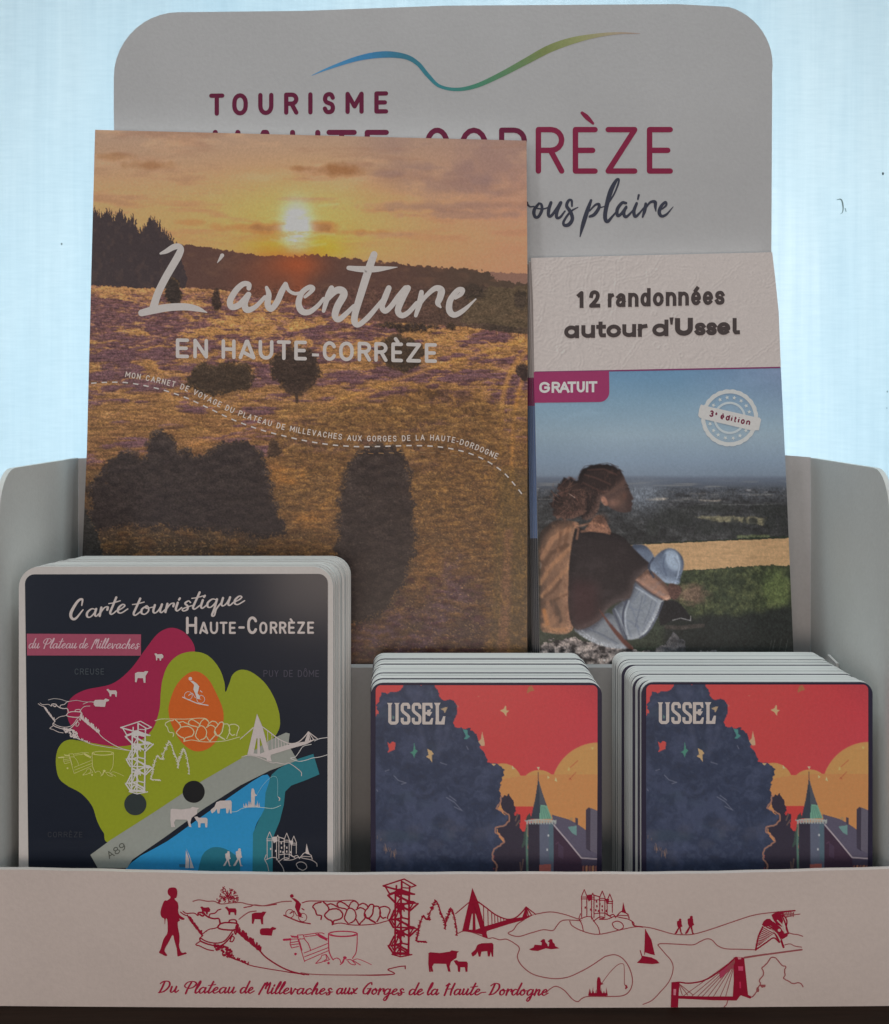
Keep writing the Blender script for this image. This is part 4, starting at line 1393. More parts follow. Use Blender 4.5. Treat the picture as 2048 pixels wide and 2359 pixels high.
cv.mix(np.clip((cv.noise(30, 9, 33, 4, .65, 1.5) - .56) * 7, 0, 1) * field * np.clip((1000 - Y) / 120, 0, 1) * .45, (124, 88, 96))
g = cv.noise(20, 7, 34, 4, .7, 1.5)
k = np.clip((1150 - Y) / 300, .3, 1) * field
cv.mix(np.clip((g - .55) * 6, 0, 1) * k * .5, (196, 146, 88))
cv.mix(np.clip((.43 - g) * 7, 0, 1) * field * .5, (78, 54, 40))
# tufts of heather and grass, larger towards the viewer
rt = random.Random(77)
tuft = []
for q in range(5200):
    y = 664 + (1080 - 664) * rt.random() ** 1.15
    x = rt.uniform(172, 1222)
    if y < np.interp(x, [p[0] for p in top_f], [p[1] for p in top_f]) + 6:
        continue
    tuft.append((y, x))
tuft.sort()
for q, (y, x) in enumerate(tuft):
    sc = np.interp(y, [660, 760, 900, 1080], [.35, .8, 1.5, 2.0])
    i, j = int(y - cv.y0), min(int(x - cv.x0), cv.w - 1)
    pv = purp[i, j]
    if rt.random() < .15 + .85 * pv and pv > .25:
        v = rt.uniform(-10, 10)
        cv.clump(x, y, rt.uniform(9, 17) * sc, rt.uniform(2.2, 3.6) * sc, (112 + v, 80 + v, 86 + v), (66 + v, 44 + v * .6, 44), q, .5, .85)
    elif rt.random() < .55:
        d = np.interp(y, [660, 860, 1080], [0, 12, 44])
        v = rt.uniform(-16, 16) - d
        cv.clump(x, y, rt.uniform(7, 15) * sc, rt.uniform(1.6, 3.0) * sc, (182 + v, 136 + v * .9, 88 + v * .6), (104 + v, 76 + v * .8, 48 + v * .4), q, .6, .6)
# tracks
for P, w, c, al in (([(640, 985), (760, 930), (900, 880), (1050, 830), (1225, 780)], 7, (188, 136, 72), .6), ([(430, 1030), (560, 985), (680, 960), (860, 905)], 5, (176, 124, 72), .55),
                    ([(1220, 800), (1180, 850), (1158, 920), (1150, 1040)], 12, (170, 122, 64), .6), ([(1222, 830), (1196, 900), (1182, 1000), (1178, 1160)], 9, (168, 116, 58), .6),
                    ([(400, 1040), (520, 1010), (600, 985)], 4, (170, 118, 66), .5)):
    cv.line([tuple(p) for p in spline(P, 8)], w, c, al, 7)
# darker bracken slope right of centre
m = cv.mask_poly([(640, 980), (760, 935), (900, 905), (1060, 900), (1150, 930), (1165, 1200), (1150, 1540), (640, 1540), (600, 1100)], rough=25, rc=60, seed=4, soft=8)
cv.mix(m * .62, (92, 66, 42))
fine = cv.noise(16, 12, 41, 4, .75, 1.5)
cv.mix(np.clip((fine - .56) * 7, 0, 1) * m * np.clip((1420 - Y) / 250, .15, 1) * .55, (150, 108, 58))
cv.mix(np.clip((.44 - fine) * 7, 0, 1) * m * .5, (56, 40, 32))
# foreground shade, lower left and lower middle
low = np.clip((Y - 1120) / 200, 0, 1)
cv.mix(low * np.clip((760 - X) / 300, 0, 1) * .85, (56, 46, 38))
cv.mix(np.clip((Y - 1270) / 190, 0, 1) * .78, (58, 43, 41))
gl = cv.noise(34, 8, 43, 4, .65)
cv.mix(np.clip((gl - .58) * 7, 0, 1) * np.clip((Y - 1180) / 80, 0, 1) * np.clip((800 - X) / 100, 0, 1) * .45, (108, 82, 48))
# golden grass at the middle, purple heather at the foot
cv.mix(np.clip((cv.noise(60, 50, 44, 3) - .42) * 4, 0, 1) * cv.mask_poly([(610, 1050), (770, 1050), (770, 1130), (720, 1260), (620, 1280)], soft=20) * .55, (160, 106, 52))
cv.mix(np.clip((cv.noise(60, 60, 45, 4) - .40) * 4, 0, 1) * cv.mask_poly([(950, 1270), (1010, 1270), (1020, 1340), (980, 1390), (940, 1360)], soft=14) * .65, (136, 92, 48))
cv.mix(np.clip((cv.noise(46, 26, 46, 4) - .38) * 4, 0, 1) * cv.mask_poly([(820, 1420), (900, 1400), (980, 1420), (1010, 1340), (1080, 1330), (1100, 1540), (810, 1540)], soft=14) * .75, (80, 58, 68))
cv.mix(np.clip((cv.noise(30, 40, 49, 4) - .45) * 4, 0, 1) * cv.mask_poly([(1020, 1270), (1070, 1270), (1090, 1350), (1010, 1340)], soft=10) * .6, (80, 58, 64))
cv.mix(np.clip((cv.noise(4, 3, 47, 2) - .66) * 8, 0, 1) * np.clip((Y - 1000) / 120, 0, 1) * .55, (150, 116, 74))
for q in range(2600):
    y = 930 + 600 * rt.random()
    x = rt.uniform(600, 1222) if rt.random() < .75 else rt.uniform(175, 640)
    if x < 640 and y < 1180:
        continue
    d = np.interp(y, [930, 1150, 1300, 1530], [0, 22, 46, 58])
    v = rt.uniform(-18, 26) - d
    heath_ = y > 1330 and rt.random() < .5 and x < 1110
    top_c = (112 + v, 84 + v, 96 + v) if heath_ else (158 + v, 118 + v * .85, 68 + v * .5)
    cv.clump(x, y, rt.uniform(6, 15), rt.uniform(3, 7), top_c, (70 + v * .4, 50 + v * .35, 38 + v * .2), q + 9000, .8, .5)
# track strip on the right edge
cv.mix(cv.mask_poly([(1150, 1080), (1225, 1080), (1225, 1540), (1130, 1540)], soft=10) * .55, (84, 68, 42))
cv.mix(cv.mask_poly([(1162, 1220), (1180, 1220), (1172, 1540), (1145, 1540)], rough=6, rc=20, soft=4) * .5, (112, 76, 60))
cv.mix(np.clip((cv.noise(5, 12, 48, 3) - .55) * 6, 0, 1) * cv.mask_poly([(1130, 900), (1225, 860), (1225, 1540), (1120, 1540)], soft=8) * .35, (132, 98, 52))
# spruces at the left, bushes, trees
sil = [(170, 470), (216, 478)]
rnd = random.Random(12)
x = 216
ridge_l = lambda q: np.interp(q, [216, 232, 252, 262, 275, 292, 305, 318, 335, 345, 352, 375, 395, 408], [478, 492, 478, 498, 476, 505, 490, 530, 512, 496, 500, 525, 545, 575])
while x < 408:
    w = rnd.uniform(4, 8)
    y = float(ridge_l(x))
    sil += [(x, y + rnd.uniform(8, 16)), (x + w / 2, y - rnd.uniform(0, 9))]
    x += w
sil += [(418, 600), (432, 640), (425, 664), (330, 664), (220, 657), (170, 655)]
cv.poly(sil, (58, 48, 50), 1, rough=3.5, rc=5, seed=6)
cv.mix(cv.mask_poly(sil) * np.clip((cv.noise(10, 14, 51, 3) - .55) * 5, 0, 1) * .35, (84, 66, 60))
FINE, FINE2, SPK = cv.noise(6, 6, 161, 2), cv.noise(14, 12, 162, 4, .65), cv.noise(3, 3, 163, 2)
bushes = [([(208, 1190), (215, 1130), (250, 1065), (300, 1045), (335, 1050), (345, 1015), (375, 998), (400, 1020), (412, 1050), (425, 1030), (440, 1045), (480, 1050), (510, 1020), (560, 1018), (600, 1055), (622, 1120), (650, 1200), (640, 1235), (520, 1225), (360, 1210), (220, 1215)], 12, (52, 43, 43)),
          ([(770, 1320), (778, 1220), (795, 1110), (820, 1050), (860, 1030), (905, 1030), (935, 1065), (950, 1140), (955, 1240), (930, 1340), (860, 1420), (700, 1440), (690, 1330)], 10, (53, 43, 42)),
          ([(425, 880), (450, 850), (470, 830), (485, 845), (520, 840), (560, 838), (580, 860), (570, 890), (510, 905), (440, 895)], 8, (66, 52, 42)),
          ([(625, 850), (640, 815), (680, 800), (720, 810), (738, 850), (725, 885), (690, 905), (655, 895)], 9, (62, 48, 42)),
          ([(385, 648), (392, 640), (405, 645), (415, 660), (418, 690), (405, 700), (388, 695), (382, 670)], 4, (56, 46, 42)),
          ([(490, 680), (500, 665), (508, 680), (505, 710), (492, 710)], 4, (66, 50, 44)), ([(870, 745), (1000, 748), (1000, 757), (930, 762), (880, 752)], 5, (58, 46, 42)),
          ([(1028, 755), (1040, 742), (1050, 758)], 3, (66, 52, 44)), ([(618, 1030), (628, 1010), (645, 1030), (650, 1048), (620, 1052)], 5, (70, 52, 42)),
          ([(880, 790), (910, 770), (950, 785), (975, 815), (960, 850), (890, 845)], 9, (72, 56, 44)), ([(1190, 850), (1210, 840), (1222, 870), (1205, 880)], 5, (60, 46, 44)),
          ([(170, 1180), (200, 1180), (240, 1300), (170, 1330)], 8, (44, 42, 42))]
for P, r, c in bushes:
    sp_p = spline([tuple(p) for p in P], 5, True)
    sz = max(p[0] for p in P) - min(p[0] for p in P)
    yt, yb = min(p[1] for p in P), max(p[1] for p in P)
    b0 = cv.mask_poly(sp_p, rough=r * 1.2, rc=20, seed=len(P))
    b1 = cv.blur(b0, 3 if sz < 100 else 7)
    cv.mix(np.clip(cv.blur(b0, 14 if sz > 90 else 5) * 1.1, 0, 1) * np.clip((Y - (yt * .4 + yb * .6)) / 30, 0, 1) * .55, (58, 46, 40))
    mm = np.clip(b1 * 7 - .4, 0, 1) * np.clip((b1 + (FINE - .5) * 1.0 + (FINE2 - .5) * .9 - .45) * 3.2 + .5, 0, 1)
    dk = [q * .84 for q in c]
    cv.mix(mm * .94, dk)
    cr_ = float(np.clip(sz / 24, 3.0, 11))
    n_c = int(np.clip(len(np.nonzero(b0 > .5)[0]) / (cr_ * cr_ * 1.3), 12, 900))
    ys_, xs_ = np.nonzero(b0 > .5)
    if len(ys_):
        pick = sorted((int(ys_[i_]), int(xs_[i_])) for i_ in (rt.randrange(len(ys_)) for _ in range(n_c)))
        for q, (iy, ix_) in enumerate(pick):
            edge_ = 1 - b1[iy, ix_]
            up_ = 1 - np.clip((iy + cv.y0 - yt) / max(yb - yt, 1), 0, 1)
            v = rt.uniform(-4, 10) + 12 * up_ + 10 * edge_
            g_ = rt.uniform(.7, 1.25)
            cv.clump(ix_ + cv.x0, iy + cv.y0, cr_ * g_, cr_ * g_ * .8, (dk[0] + v * 1.25, dk[1] + v * 1.1, dk[2] + v * .9), (dk[0] - 12, dk[1] - 11, dk[2] - 9), q + 5000, .75, .7)
    rim = np.clip(b1 * (1 - b1) * 4 - .35, 0, 1) * np.clip((SPK - .56) * 8, 0, 1)
    cv.mix(rim * .5, (164, 118, 66))
cv.line([(683, 890), (684, 925)], 7, (58, 44, 38), .9)
cv.poly([(640, 890), (725, 885), (690, 912), (672, 912)], (60, 46, 40), .7, rough=6, rc=6)
for q in range(30):     # fence posts along the far field edge
    xx = 1060 + q * 5.6
    if q % 3 == 0:
        cv.line([(xx, 745 + q * .85), (xx, 757 + q * .9)], 1.6, (84, 60, 48), .7)
tx = (cv.noise(2.8, 2.0, 181, 2) - .5) * .62 + (cv.noise(12, 4, 182, 3, .6, 1.2) - .5) * .34
cv.a *= (1 + tx * np.clip((Y - 655) / 12, 0, 1))[..., None]
cv.a += ((cv.noise(2.2, 2.2, 71, 2) - .5) * 12)[..., None]
cv.a = np.clip(cv.a, 8, 255)
cvr = picture('cover', cv, SA, [(219, 299), (210, 640), (200, 1040), (188.5, 1310), (176, 1700)], [(1213, 324), (1215.5, 700), (1215, 1100), (1214.5, 1700)], 880, 1150, mg, M_PHOTO, GA)

at = Art(SA, .00016, GA)
WHT = (169, 163, 161)
ca, cb = T(300, 540, 420 / 1792), T(700, 560, 420 / 1792)
for st in ([(298, 188, 22), (355, 165, 46), (425, 125, 58), (475, 118, 58), (496, 150, 66), (470, 215, 74), (430, 285, 74), (340, 440, 74), (270, 585, 74), (226, 725, 78)],
           [(112, 772, 68), (220, 745, 76), (380, 718, 74), (540, 712, 70), (660, 732, 54), (754, 767, 8)],
           [(904, 206, 40), (880, 245, 24), (855, 280, 5)],
           [(1166, 530, 46), (1165, 492, 50), (1110, 488, 54), (1040, 550, 60), (982, 650, 62), (996, 712, 60), (1060, 700, 60), (1120, 645, 62), (1162, 590, 54)],
           [(1166, 590, 50), (1125, 680, 62), (1150, 742, 62), (1230, 712, 46), (1325, 615, 38)],
           [(1340, 522, 34), (1362, 590, 54), (1350, 690, 62), (1385, 733, 56), (1440, 670, 60), (1490, 560, 60), (1526, 492, 50)],
           [(1526, 488, 46), (1560, 552, 34), (1620, 582, 34), (1690, 572, 32)]):
    at.brush(ca(st), WHT, 7)
for st in ([(10, 530, 30), (66, 482, 40), (90, 445, 46), (52, 434, 48), (-20, 490, 54), (-52, 590, 62), (-20, 668, 64), (50, 678, 54), (130, 622, 44), (195, 545, 34)],
           [(272, 442, 54), (235, 525, 58), (194, 668, 36)], [(225, 570, 30), (310, 472, 64), (372, 466, 74), (392, 512, 74), (332, 620, 72), (306, 710, 66), (340, 752, 56), (410, 700, 50), (492, 618, 40)],
           [(690, 112, 68), (640, 250, 76), (570, 470, 74), (505, 690, 66), (500, 778, 64), (540, 802, 52), (620, 740, 52), (700, 650, 46), (772, 560, 36)],
           [(440, 244, 44), (560, 256, 60), (700, 256, 60), (820, 246, 34), (920, 236, 5)],
           [(835, 442, 56), (800, 530, 62), (768, 620, 58), (800, 668, 54), (860, 618, 52), (930, 525, 54), (1000, 442, 56)],
           [(1022, 442, 62), (970, 540, 66), (925, 660, 62), (962, 712, 56), (1030, 680, 50), (1110, 590, 44)],
           [(1156, 482, 46), (1140, 580, 58), (1100, 713, 36)], [(1130, 620, 30), (1200, 522, 42), (1290, 446, 54), (1350, 462, 70), (1340, 530, 66), (1318, 590, 56), (1345, 632, 18)],
           [(1490, 542, 28), (1545, 502, 42), (1562, 460, 44), (1512, 465, 52), (1440, 560, 60), (1430, 660, 64), (1480, 706, 56), (1570, 660, 44), (1690, 550, 14)]):
    at.brush(cb(st), WHT, 7)
at.up()
ce = T(390, 780, 640 / 1792)
sl = .0188
for ch, xa, xb in (('E', 42, 128), ('N', 155, 250), ('H', 337, 428), ('a', 447, 556), ('U', 576, 672), ('T', 693, 785), ('E', 806, 888), ('C', 990, 1078), ('O', 1095, 1190), ('R', 1215, 1302), ('R', 1322, 1408), ('È', 1432, 1508), ('Z', 1528, 1625), ('E', 1648, 1727)):
    (X0, B), (X1, _) = ce([(xa, 125), (xb, 125)])
    glyph(at, CAPS[ch], X0, X1, B, 45.5, 8.2, WHT, sl, 396)
(X0, B), (X1, _) = ce([(918, 105), (968, 105)])
at.line([(X0 + 1, B), (X1 - 1, B + .3)], 6.6, WHT, caps=False)
at.up()
caps_path(at, 'MON CARNET DE VOYAGE DU PLATEAU DE MILLEVACHES AUX GORGES DE LA HAUTE-DORDOGNE',
          [(288, 868.5), (350, 880), (417, 897), (470, 921), (517, 944), (560, 962), (632, 985), (700, 1000), (789, 1013.5), (831, 1016.5), (910, 1017), (978, 1014.5), (1032, 1018), (1075, 1029), (1110, 1043), (1144, 1058)],
          13.5, 2.1, (176, 166, 160), track=.36)
P = spline([(210, 883), (239, 881), (286, 881), (334, 888.5), (381, 900), (428, 916), (476, 938), (535, 966), (594, 988), (653, 1004), (712, 1017), (771, 1025.5), (831, 1029), (890, 1028), (949, 1026.5), (1008, 1029), (1067, 1040), (1114, 1058), (1156, 1085), (1185, 1116), (1206, 1143)], 16)
d = np.concatenate([[0], np.cumsum(np.hypot(np.diff(P[:, 0]), np.diff(P[:, 1])))])
s = 0
while s < d[-1] - 6:
    q = [(float(np.interp(t, d, P[:, 0])), float(np.interp(t, d, P[:, 1]))) for t in (s, s + 6.2, s + 12.4)]
    at.line(q, 3.0, WHT, caps=False)
    s += 24.2
for x in range(560, 1120, 24):
    yy = float(np.interp(x, P[:, 0], P[:, 1])) + 15
    at.line([(x, yy), (x + 12, yy + 1)], 2.0, (112, 84, 58) if x < 860 else (124, 98, 70), caps=False)
at.build('lettering', cvr, M_PHOTO)

# ------------------------------------------------------------------ the hiking brochures (rear pocket, right)
GR = gain(162)
BL = [(1223, 594), (1228, 700), (1231, 860), (1237, 1150), (1243, 1510), (1246, 1760)]
BR = [(1779, 581), (1786, 640), (1794, 720), (1799, 850), (1811, 1100), (1829, 1525), (1839, 1760)]


def brochure(dy, dx, dtop, label, group, first):
    Sx = lean(.489 + dy, 594, .4702 + dy, 1510)
    t = thing('hiking_brochure', (.086, .467 + dy, .055), label, 'brochure', group)
    L = [(x + dx, y + (dtop if i == 0 else 0)) for i, (x, y) in enumerate(BL)]
    R = [(x + dx, y + (dtop if i == 0 else 0)) for i, (x, y) in enumerate(BR)]
    o = np.array(L + R[::-1], float)
    ff = Sx.at(o[:, 0], o[:, 1])
    ff[:, 2] = np.maximum(ff[:, 2], .0551)
    vv, fc = slab(ff, .0011, .0003 if first else 0)
    part('folded_sheet', vv, fc, t, [M_PAPER])
    return t, Sx, L, R


hb, SR, BLs, BRs = brochure(0, 0, 0, 'front hiking brochure with white relief map header and photograph of a seated hiker', 'hiking brochures in the rear pocket', True)
rc = Canvas(1205, 570, 1860, 1775, 1.0, (166, 158, 156))
X, Y = rc.X, rc.Y
# embossed relief map: paths and contours as a height field lit from the upper left
hgt = np.zeros_like(X)
cr = T(1200, 560, 660 / 1792)
rnd = random.Random(21)
paths = [[(90, 260), (130, 210), (180, 200), (200, 260), (190, 320), (240, 390), (290, 440), (300, 480), (260, 560), (240, 660), (290, 740), (300, 800)],
         [(280, 100), (300, 170), (290, 260), (300, 330)], [(300, 130), (420, 110), (520, 90), (600, 110), (640, 100)], [(600, 110), (600, 250), (590, 400), (580, 480), (640, 620), (700, 700), (745, 780)],
         [(600, 250), (700, 220), (800, 200), (850, 150), (880, 90)], [(800, 180), (820, 220), (860, 190), (810, 170)], [(900, 560), (940, 640), (980, 720), (1010, 780)], [(1200, 280), (1290, 200), (1380, 120)],
         [(420, 120), (400, 200), (400, 300), (420, 400), (440, 500)], [(640, 760), (700, 680), (760, 600), (820, 560)], [(1400, 760), (1480, 700), (1560, 640), (1610, 600)], [(980, 150), (1080, 160), (1100, 220), (1060, 280)],
         [(1450, 180), (1520, 260), (1590, 240)], [(330, 620), (380, 700), (370, 790)], [(160, 780), (240, 700), (290, 650)], [(100, 330), (130, 420), (100, 520)], [(470, 180), (510, 170), (500, 300), (520, 380)],
         [(760, 660), (800, 740), (850, 770)], [(450, 640), (560, 660), (620, 740)]]
for p in paths:
    q = [(x + rnd.uniform(-2, 2), y + rnd.uniform(-2, 2)) for x, y in [tuple(a) for a in spline(cr(p), 6)]]
    d_ = rc.dist(q)
    hgt += np.exp(-((d_ - 3.6) / 1.5) ** 2) * .55
cn = rc.noise(70, 60, 81, 4, .5)
hgt += .28 * np.sin(cn * 80) * np.clip((rc.noise(120, 120, 82, 2) - .38) * 4, 0, 1)
hgt += .5 * (np.abs(rc.noise(26, 22, 83, 3) - .5) < .012)
for x, y, r in ((830, 440, 14), (850, 640, 20), (255, 670, 22), (1000, 700, 14), (960, 450, 12), (910, 650, 14)):
    (cx_, cy_), = cr([(x, y)])
    dd = np.hypot(X - cx_, Y - cy_)
    hgt += np.exp(-((dd - r * .37) / 1.8) ** 2) * .8
gy, gx = np.gradient(rc.blur(hgt.astype(np.float32), 1))
rc.a += np.clip((gx * .75 + gy * .75), -.6, .6)[..., None] * np.array([46, 46, 45])
yl = 857 + (X - 1231) * (846 - 857) / (1797 - 1231)       # where the photograph starts
sky = vgrad([(0, (0, 0, 0))]) * 0
ys = [845, 930, 1000, 1060, 1100]
cs = [(88, 122, 152), (112, 138, 158), (124, 142, 156), (112, 128, 146), (104, 116, 132)]
sky = np.stack([np.interp(Y, ys, [c[i] for c in cs]) for i in range(3)], -1).astype(np.float32)
rr = np.clip((X - 1560) / 260, 0, 1)[..., None] * np.clip((980 - Y) / 120, 0, 1)[..., None]
sky = sky * (1 - rr * .6) + rr * .6 * np.array([112, 116, 142], np.float32)
sky += ((rc.noise(260, 120, 91, 3) - .5) * 12)[..., None] + (np.clip((rc.noise(180, 60, 92, 4, .5, 1.2) - .55) * 3, 0, 1) * 10 * np.clip((1030 - Y) / 80, 0, 1))[..., None]
land = np.stack([np.interp(Y, [1090, 1110, 1128, 1160, 1250, 1320], [c[i] for c in ((96, 106, 122), (80, 88, 102), (66, 70, 78), (52, 53, 56), (44, 45, 46), (46, 52, 44))]) for i in range(3)], -1).astype(np.float32)
hz = np.clip((Y - 1094) / 8, 0, 1)[..., None]
ph = sky * (1 - hz) + land * hz
msk = np.clip((Y - yl) / 1.5, 0, 1)[..., None]
rc.a = rc.a * (1 - msk) + ph * msk
tn = rc.noise(24, 9, 93, 4, .6)
forest = np.clip((Y - 1120) / 15, 0, 1) * np.clip((1262 - Y) / 10, 0, 1)
rc.mix(np.clip((tn - .52) * 5, 0, 1) * forest * .55, (72, 72, 74))
rc.mix(np.clip((.46 - tn) * 6, 0, 1) * forest * .6, (34, 34, 36))
rc.mix(np.clip((rc.noise(60, 4, 94, 3) - .62) * 8, 0, 1) * np.clip((Y - 1105) / 8, 0, 1) * np.clip((1180 - Y) / 20, 0, 1) * .5, (116, 116, 116))
cp = T(1200, 1020, 660 / 1792)
for P, c, al, r in (([(770, 352), (860, 342), (930, 345), (900, 358), (800, 362)], (158, 142, 124), .8, 2), ([(1080, 460), (1200, 455), (1540, 468), (1520, 520), (1400, 500), (1200, 490)], (122, 116, 92), .75, 4),
                    ([(1110, 360), (1250, 357), (1250, 364), (1120, 366)], (150, 140, 128), .7, 2), ([(1050, 320), (1160, 315), (1170, 324)], (112, 106, 104), .6, 2), ([(1350, 580), (1560, 575), (1560, 595), (1350, 600)], (96, 104, 72), .7, 3),
                    ([(1390, 295), (1440, 292), (1440, 300)], (170, 165, 165), .7, 1), ([(1510, 308), (1545, 306), (1545, 315)], (160, 155, 155), .6, 1)):
    rc.poly(cp(P), c, al, rough=r, rc=7, soft=1)
for x, y, rx, ry in ((1330, 520, 35, 50), (1400, 500, 12, 40), (1450, 495, 30, 26), (1540, 500, 25, 40), (1580, 500, 20, 45), (1640, 500, 25, 45), (1180, 530, 90, 50), (960, 470, 120, 60), (820, 530, 40, 50), (1560, 420, 120, 40), (1200, 410, 150, 30)):
    (cx_, cy_), = cp([(x, y)])
    rc.ell(cx_, cy_, rx * .368, ry * .368, (42, 44, 44), .8, .6, .35, 6, x)
rc.poly(cp([(650, 640), (900, 622), (1200, 610), (1690, 580), (1690, 605), (1100, 628), (700, 660)]), (34, 42, 34), .9, rough=4, rc=6)
rc.poly(cp([(660, 640), (1000, 625), (1690, 596), (1690, 775), (1500, 770), (1300, 782), (1000, 800), (660, 800)]), (160, 130, 98), 1, rough=1.5, rc=7)
wf = rc.mask_poly(cp([(660, 640), (1000, 625), (1690, 596), (1690, 775), (1500, 770), (1300, 782), (1000, 800), (660, 800)]))
rc.mix(wf * np.clip((rc.noise(40, 3, 95, 3) - .5) * 4, 0, 1) * .3, (182, 150, 112))
rc.mix(wf * np.clip((.5 - rc.noise(30, 4, 96, 3)) * 4, 0, 1) * .3, (136, 108, 80))
gm = rc.mask_poly(cp([(990, 800), (1200, 790), (1400, 775), (1560, 765), (1700, 770), (1720, 1100), (960, 1120)]), rough=5, rc=7)
rc.mix(gm, (48, 54, 40))
gn = rc.noise(11, 14, 97, 4, .65)
rc.mix(gm * np.clip((gn - .5) * 5, 0, 1) * .6, (84, 88, 60))
rc.mix(gm * np.clip((.44 - gn) * 6, 0, 1) * .5, (30, 36, 30))
rc.ell(1790, 1358, 32, 40, (92, 104, 62), .6, .7, .4, 8, 5)
rc.ell(1595, 1370, 32, 22, (122, 92, 82), .6, .8, .4, 8, 6)
rc.mix(rc.mask_poly(cp([(900, 1110), (1150, 1080), (1500, 1060), (1730, 1010), (1740, 1500), (880, 1500)]), rough=10, rc=20, soft=5) * .92, (30, 33, 33))
rk = rc.mask_poly(cp([(110, 1270), (200, 1230), (330, 1220), (420, 1240), (560, 1275), (720, 1285), (800, 1310), (900, 1260), (960, 1180), (1020, 1240), (1040, 1320), (1220, 1300), (1230, 1420), (110, 1420)]), rough=8, rc=10)
rn = rc.noise(13, 9, 98, 4, .6)
rc.mix(rk, (96, 90, 90))
rc.mix(rk * np.clip((rn - .52) * 9, 0, 1) * .9, (158, 146, 142))
rc.mix(rk * np.clip((.46 - rn) * 9, 0, 1) * .95, (34, 32, 34))
rc.mix(rk * np.clip((X - 1490) / 40, 0, 1) * .7, (50, 54, 60))
for x in (1550, 1570, 1610, 1650):
    rc.line(cp([(x + 20, 1230), (x, 1320)]), 1.2, (80, 84, 80), .6)
# paler, hazier country behind the face
rc.mix(np.exp(-(((X - 1478) / 52) ** 2 + ((Y - 1138) / 36) ** 2)) * .9 * (Y > 1096), (100, 107, 118))
# the hiker
PP = lambda p, c, al=1, **k: rc.poly(spline(cp(p), 4, True), c, al, **k)
FR = lambda p, mid, light, dark, **k: rc.form(spline(cp(p), 4, True), mid, light, dark, **k)
FR([(690, 650), (740, 635), (790, 652), (835, 720), (810, 790), (740, 760)], (86, 96, 114), (112, 124, 142), (58, 67, 84), r=7)
FR([(330, 1165), (430, 1150), (520, 1070), (590, 1090), (650, 1240), (700, 1280), (560, 1283), (430, 1240)], (110, 115, 123), (148, 152, 160), (70, 75, 86), r=8)
FR([(730, 860), (870, 960), (895, 1000), (860, 1080), (800, 1180), (740, 1222), (650, 1225), (600, 1130), (575, 1040), (660, 970)], (112, 118, 128), (148, 153, 162), (68, 73, 84), r=9, lx=-.9, ly=-.6)
FR([(800, 770), (840, 712), (895, 668), (950, 662), (1000, 700), (1020, 760), (1000, 840), (985, 885), (900, 875), (820, 830)], (92, 103, 122), (126, 138, 156), (56, 65, 82), r=9, lx=.5, ly=-1)
PP([(900, 690), (930, 665), (980, 690), (1000, 760), (985, 800), (940, 790), (905, 740)], (146, 160, 178), .8, soft=3)
for p in ([(845, 730), (870, 790), (905, 850)], [(640, 1000), (700, 1040), (760, 1050)], [(620, 1090), (690, 1120), (740, 1160)], [(560, 1120), (600, 1180), (640, 1250)], [(760, 900), (700, 990)], [(960, 720), (990, 760), (985, 830)], [(860, 960), (830, 1050), (760, 1180)], [(600, 1050), (660, 1130), (690, 1210)], [(680, 1000), (720, 1100), (740, 1200)], [(430, 1160), (500, 1200), (600, 1260)], [(800, 900), (770, 1000)], [(720, 900), (830, 960)]):
    rc.line(cp(p), 3, (92, 100, 118), .55, 4)
FR([(110, 600), (165, 520), (225, 484), (330, 490), (365, 520), (340, 640), (310, 780), (295, 950), (305, 1080), (330, 1150), (285, 1195), (180, 1190), (118, 1150), (105, 900)], (106, 80, 65), (140, 107, 86), (50, 40, 37), r=11, lx=-1, ly=-.8)
for p, c, w in (([(130, 720), (200, 600), (300, 540)], (150, 110, 84), 12), ([(120, 880), (200, 760), (310, 660)], (146, 106, 78), 10), ([(130, 960), (230, 850), (300, 780)], (150, 110, 82), 9), ([(140, 1140), (200, 1170), (280, 1170)], (146, 106, 76), 9),
                ([(120, 800), (190, 690), (290, 640)], (76, 56, 46), 9), ([(130, 1010), (220, 980), (300, 940)], (74, 54, 44), 6), ([(200, 1000), (230, 1060), (240, 1110)], (64, 50, 44), 14), ([(250, 860), (200, 930), (150, 960)], (78, 56, 46), 6),
                ([(300, 520), (270, 660), (230, 680), (250, 560)], (90, 64, 50), 6), ([(145, 1050), (165, 1130)], (160, 104, 60), 10), ([(120, 780), (125, 760), (115, 750)], (170, 160, 150), 3)):
    rc.line(cp(p), w, c, .7, 5)
PP([(390, 568), (425, 510), (470, 455), (515, 462), (545, 515), (562, 575), (470, 585)], (114, 82, 68), soft=1)
rc.mix(rc.mask_poly(cp([(440, 470), (520, 440), (550, 500), (500, 510)]), soft=5) * .7, (66, 48, 43))
FR([(345, 530), (400, 545), (480, 562), (560, 562), (640, 590), (705, 660), (765, 720), (808, 775), (720, 862), (680, 972), (600, 1000), (535, 1050), (500, 1105), (400, 1162), (335, 1160), (300, 1060), (300, 800), (318, 640)], (38, 32, 34), (66, 56, 56), (24, 21, 24), r=9)
sn = rc.noise(30, 22, 171, 4, .6)
sm_ = rc.mask_poly(cp([(345, 540), (560, 565), (700, 660), (800, 775), (680, 970), (500, 1105), (335, 1160), (300, 1000), (318, 640)]), soft=5)
rc.mix(sm_ * np.clip((sn - .5) * 4, 0, 1) * .4, (58, 50, 52))
rc.mix(rc.mask_poly(cp([(310, 850), (480, 880), (480, 1100), (350, 1160), (300, 1080)]), soft=12) * .35, (70, 34, 38))
for p in ([(330, 505), (360, 540), (350, 600)], [(370, 520), (450, 500), (520, 520)], [(380, 555), (470, 545), (555, 568)]):
    rc.line(cp(p), 5, (140, 100, 80), .7, 4)
